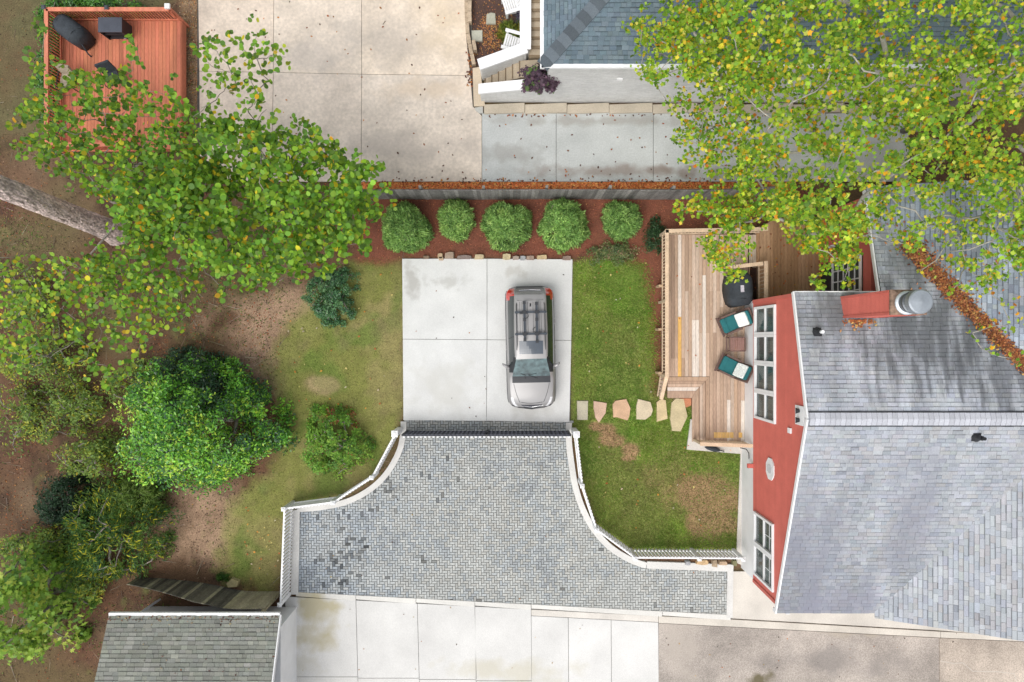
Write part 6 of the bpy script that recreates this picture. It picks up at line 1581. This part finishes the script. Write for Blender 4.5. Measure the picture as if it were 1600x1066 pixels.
for (px, py, rx, ry, h, lab) in [(631, 354, 41, 41, 1.35, 'largest of the round shrubs, far left in the mulch bed'), (711, 341, 28, 33, 1.15, 'small round light green shrub, second from the left in the mulch bed'), (792, 351, 41, 41, 1.3, 'middle round shrub in the mulch bed with a thin patch on its right side'),
        (882, 349, 40, 42, 1.35, 'big round shrub above the right half of the parking pad, fourth from the left'), (974, 342, 31, 30, 1.05, 'small round shrub farthest right in the mulch bed')]:
    w_ = JW if px != 711 else [5, 2, 5, 1, 3]
    shrub('round_shrub', lab, px, py, rx*.87, ry*.87, h, 24000 if rx > 35 else 16000, 'sprig', .15, JG, w_, leaf_mat, 190, .2, .2, 'round evergreen shrubs in the mulch bed', lobes=.10, spread=.6)
HG = [(0.067, 0.207, 0.027), (0.122, 0.354, 0.037), (0.034, 0.104, 0.034), (0.232, 0.512, 0.043), (0.439, 0.61, 0.061), (0.043, 0.122, 0.049)]
shrub('holly_tree', 'large dense glossy green holly left of the light green shrub', 291, 668, 122, 108, 4.3, 34000, 'oval', .125, HG, [4, 6, 2.5, 5, 2, 1.5], gloss_leaf, 210, .48, .3, cat='tree', spread=.6, lobes=.14)
shrub('holly_tree', 'darker blue-green holly behind the top of the large glossy one', 285, 600, 62, 50, 2.8, 7000, 'oval', .12, [(.025, .07, .035), (.04, .095, .045), (.055, .12, .05)], [4, 4, 2], gloss_leaf, 70, .36, .3, cat='tree', spread=.6)
shrub('loose_shrub', 'small airy light green shrub on the olive lawn above the white fence', 517, 694, 51, 56, 1.6, 7500, 'oval', .105, [(.23, .43, .06), (.17, .36, .05), (.31, .48, .07), (.12, .27, .05), (.40, .13, .06)], [5, 5, 3, 3, .5], leaf_mat, 95, .25, .5, spread=.6, lobes=.16)
shrub('dark_shrub', 'low blue-green dense shrub between the round-leaved tree and the olive lawn', 514, 463, 44, 45, 1.1, 9000, 'oval', .085, [(.07, .185, .075), (.105, .24, .09), (.05, .135, .06), (.16, .29, .11)], [4, 4, 3, 1.6], gloss_leaf, 110, .2, .3, lobes=.2, spread=.6)
shrub('yew_shrub', 'dark green spreading shrub with yellow branch tips above the garage', 165, 842, 82, 76, 2.4, 12000, 'sprig', .17, [(.10, .21, .05), (.14, .27, .055), (.06, .14, .055), (.22, .33, .055)], [4, 4, 3, 2], leaf_mat, 110, .42, .3, tops=((.55, .52, .03), .5), lobes=.2)
shrub('dark_shrub', 'dark almost black-green shrub at the left beside the yellow-tipped one', 92, 792, 40, 46, 1.6, 5000, 'oval', .12, [(.02, .05, .025), (.03, .07, .03)], [1, 1], leaf_mat, 50, .3, .4)
shrub('fuzzy_shrub', 'soft pale green bush just above the yellow-tipped dark shrub', 205, 782, 48, 32, 1.5, 6000, 'blade', .16, [(.20, .31, .06), (.25, .36, .08), (.14, .24, .06)], [3, 3, 2], leaf_mat, 60, .32, .5)
UG = [(0.2, 0.306, 0.066), (0.282, 0.387, 0.07), (0.14, 0.235, 0.058), (0.493, 0.517, 0.07), (0.705, 0.586, 0.07)]
for (px, py, rx, ry, h, n, lab) in [(90, 640, 75, 55, 2.2, 3400, 'sparse yellow-green understory bush left of the large holly'), (60, 560, 62, 45, 2.4, 2600, 'thin green bush at the left under the hanging round leaves'), (205, 600, 55, 40, 1.8, 2500, 'thin bush with yellow specks touching the top left of the holly'), (130, 715, 52, 40, 1.8, 2400, 'loose green bush between the holly and the dark bush'),
        (25, 470, 45, 60, 2.2, 2400, 'grey-green bush on the far left edge below the pine trunk'), (20, 640, 35, 70, 2.0, 1700, 'sparse bush cut by the far left edge'), (125, 905, 40, 30, 1.4, 3000, 'grey-green bush between the bright oak and the plank fence'), (50, 860, 55, 35, 2.0, 3600, 'mid green bush above the bright oak at the lower left')]:
    shrub('understory_bush', lab, px, py, rx, ry, h, n, 'oval', .125, UG, [4, 4, 3, 1.6, .5], leaf_mat, 60, .34, .6, lobes=.25, spread=.7)
shrub('oak_tree', 'bright green lobed-leaved young oak in the lower left corner', 30, 955, 54, 86, 5.0, 3600, 'oak', .25, [(.25, .43, .06), (.34, .50, .07), (.17, .32, .07), (.45, .54, .09)], [5, 4, 3, 1.4], leaf_mat, 85, .5, .45, cat='tree', lobes=.2, spread=.6)
for (px, py, rx, ry, lab) in [(135, 12, 88, 17, 'dark clipped hedge along the top of the red deck'), (78, 130, 17, 105, 'leafy green hedge along the left of the red deck')]:
    shrub('hedge', lab, px, py, rx, ry, 1.15, 9000, 'oval', .11, [(.06, .20, .03), (.10, .28, .035), (.045, .13, .03), (.15, .34, .04)], [4, 4, 3, 2], gloss_leaf, 120, .26, .3, cat='hedge', lobes=.05, spread=.6)
shrub('weedy_patch', 'low grey-green weeds at the corner between the lawn and the mulch bed', 962, 396, 44, 18, .35, 2600, 'oval', .08, [(.17, .24, .08), (.26, .29, .11), (.13, .20, .09), (.40, .28, .17)], [4, 3, 3, 1.5], leaf_mat, 70, .2, .6, cat='weeds', lobes=.25, stem=False)
shrub('ivy_patch', 'dark green ivy creeping on the mulch beside the deck rail', 1024, 366, 14, 30, .3, 1300, 'oval', .09, [(.05, .11, .04), (.035, .08, .03)], [1, 1], leaf_mat, 40, .18, .6, cat='ivy', lobes=.2, stem=False)
shrub('weed_clump', 'small fresh green weed beside the mossy rock and plank fence', 347, 903, 9, 8, .3, 420, 'blade', .14, [(.07, .17, .025), (.05, .12, .02)], [1, 1], leaf_mat, 14, .1, .4, cat='weed', stem=False)
shrub('ornamental_grass', 'yellow-green spiky garden plant between the two white chairs', 798, 47, 18, 17, .5, 900, 'blade', .30, [(.20, .25, .04), (.13, .20, .03), (.32, .28, .05)], [4, 3, 2], leaf_mat, 30, .16, .5, cat='plant', stem=False)
shrub('purple_shrub', 'dark purple-leaved shrub with some green spilling from the white planter box', 844, 120, 27, 22, .75, 1300, 'star', .16, [(.13, .08, .11), (.19, .11, .155), (.08, .05, .08), (.16, .28, .07)], [5, 4, 3, 1.3], leaf_mat, 40, .22, .5, cat='shrub', z0=2.15, lobes=.2, stem=False)
shrub('lavender_clump', 'small dusky purple plant against the white wall cap in the garden', 812, 22, 7, 14, .5, 420, 'oval', .09, [(.10, .08, .13), (.07, .10, .05)], [2, 1], leaf_mat, 16, .14, .5, cat='plant', stem=False)
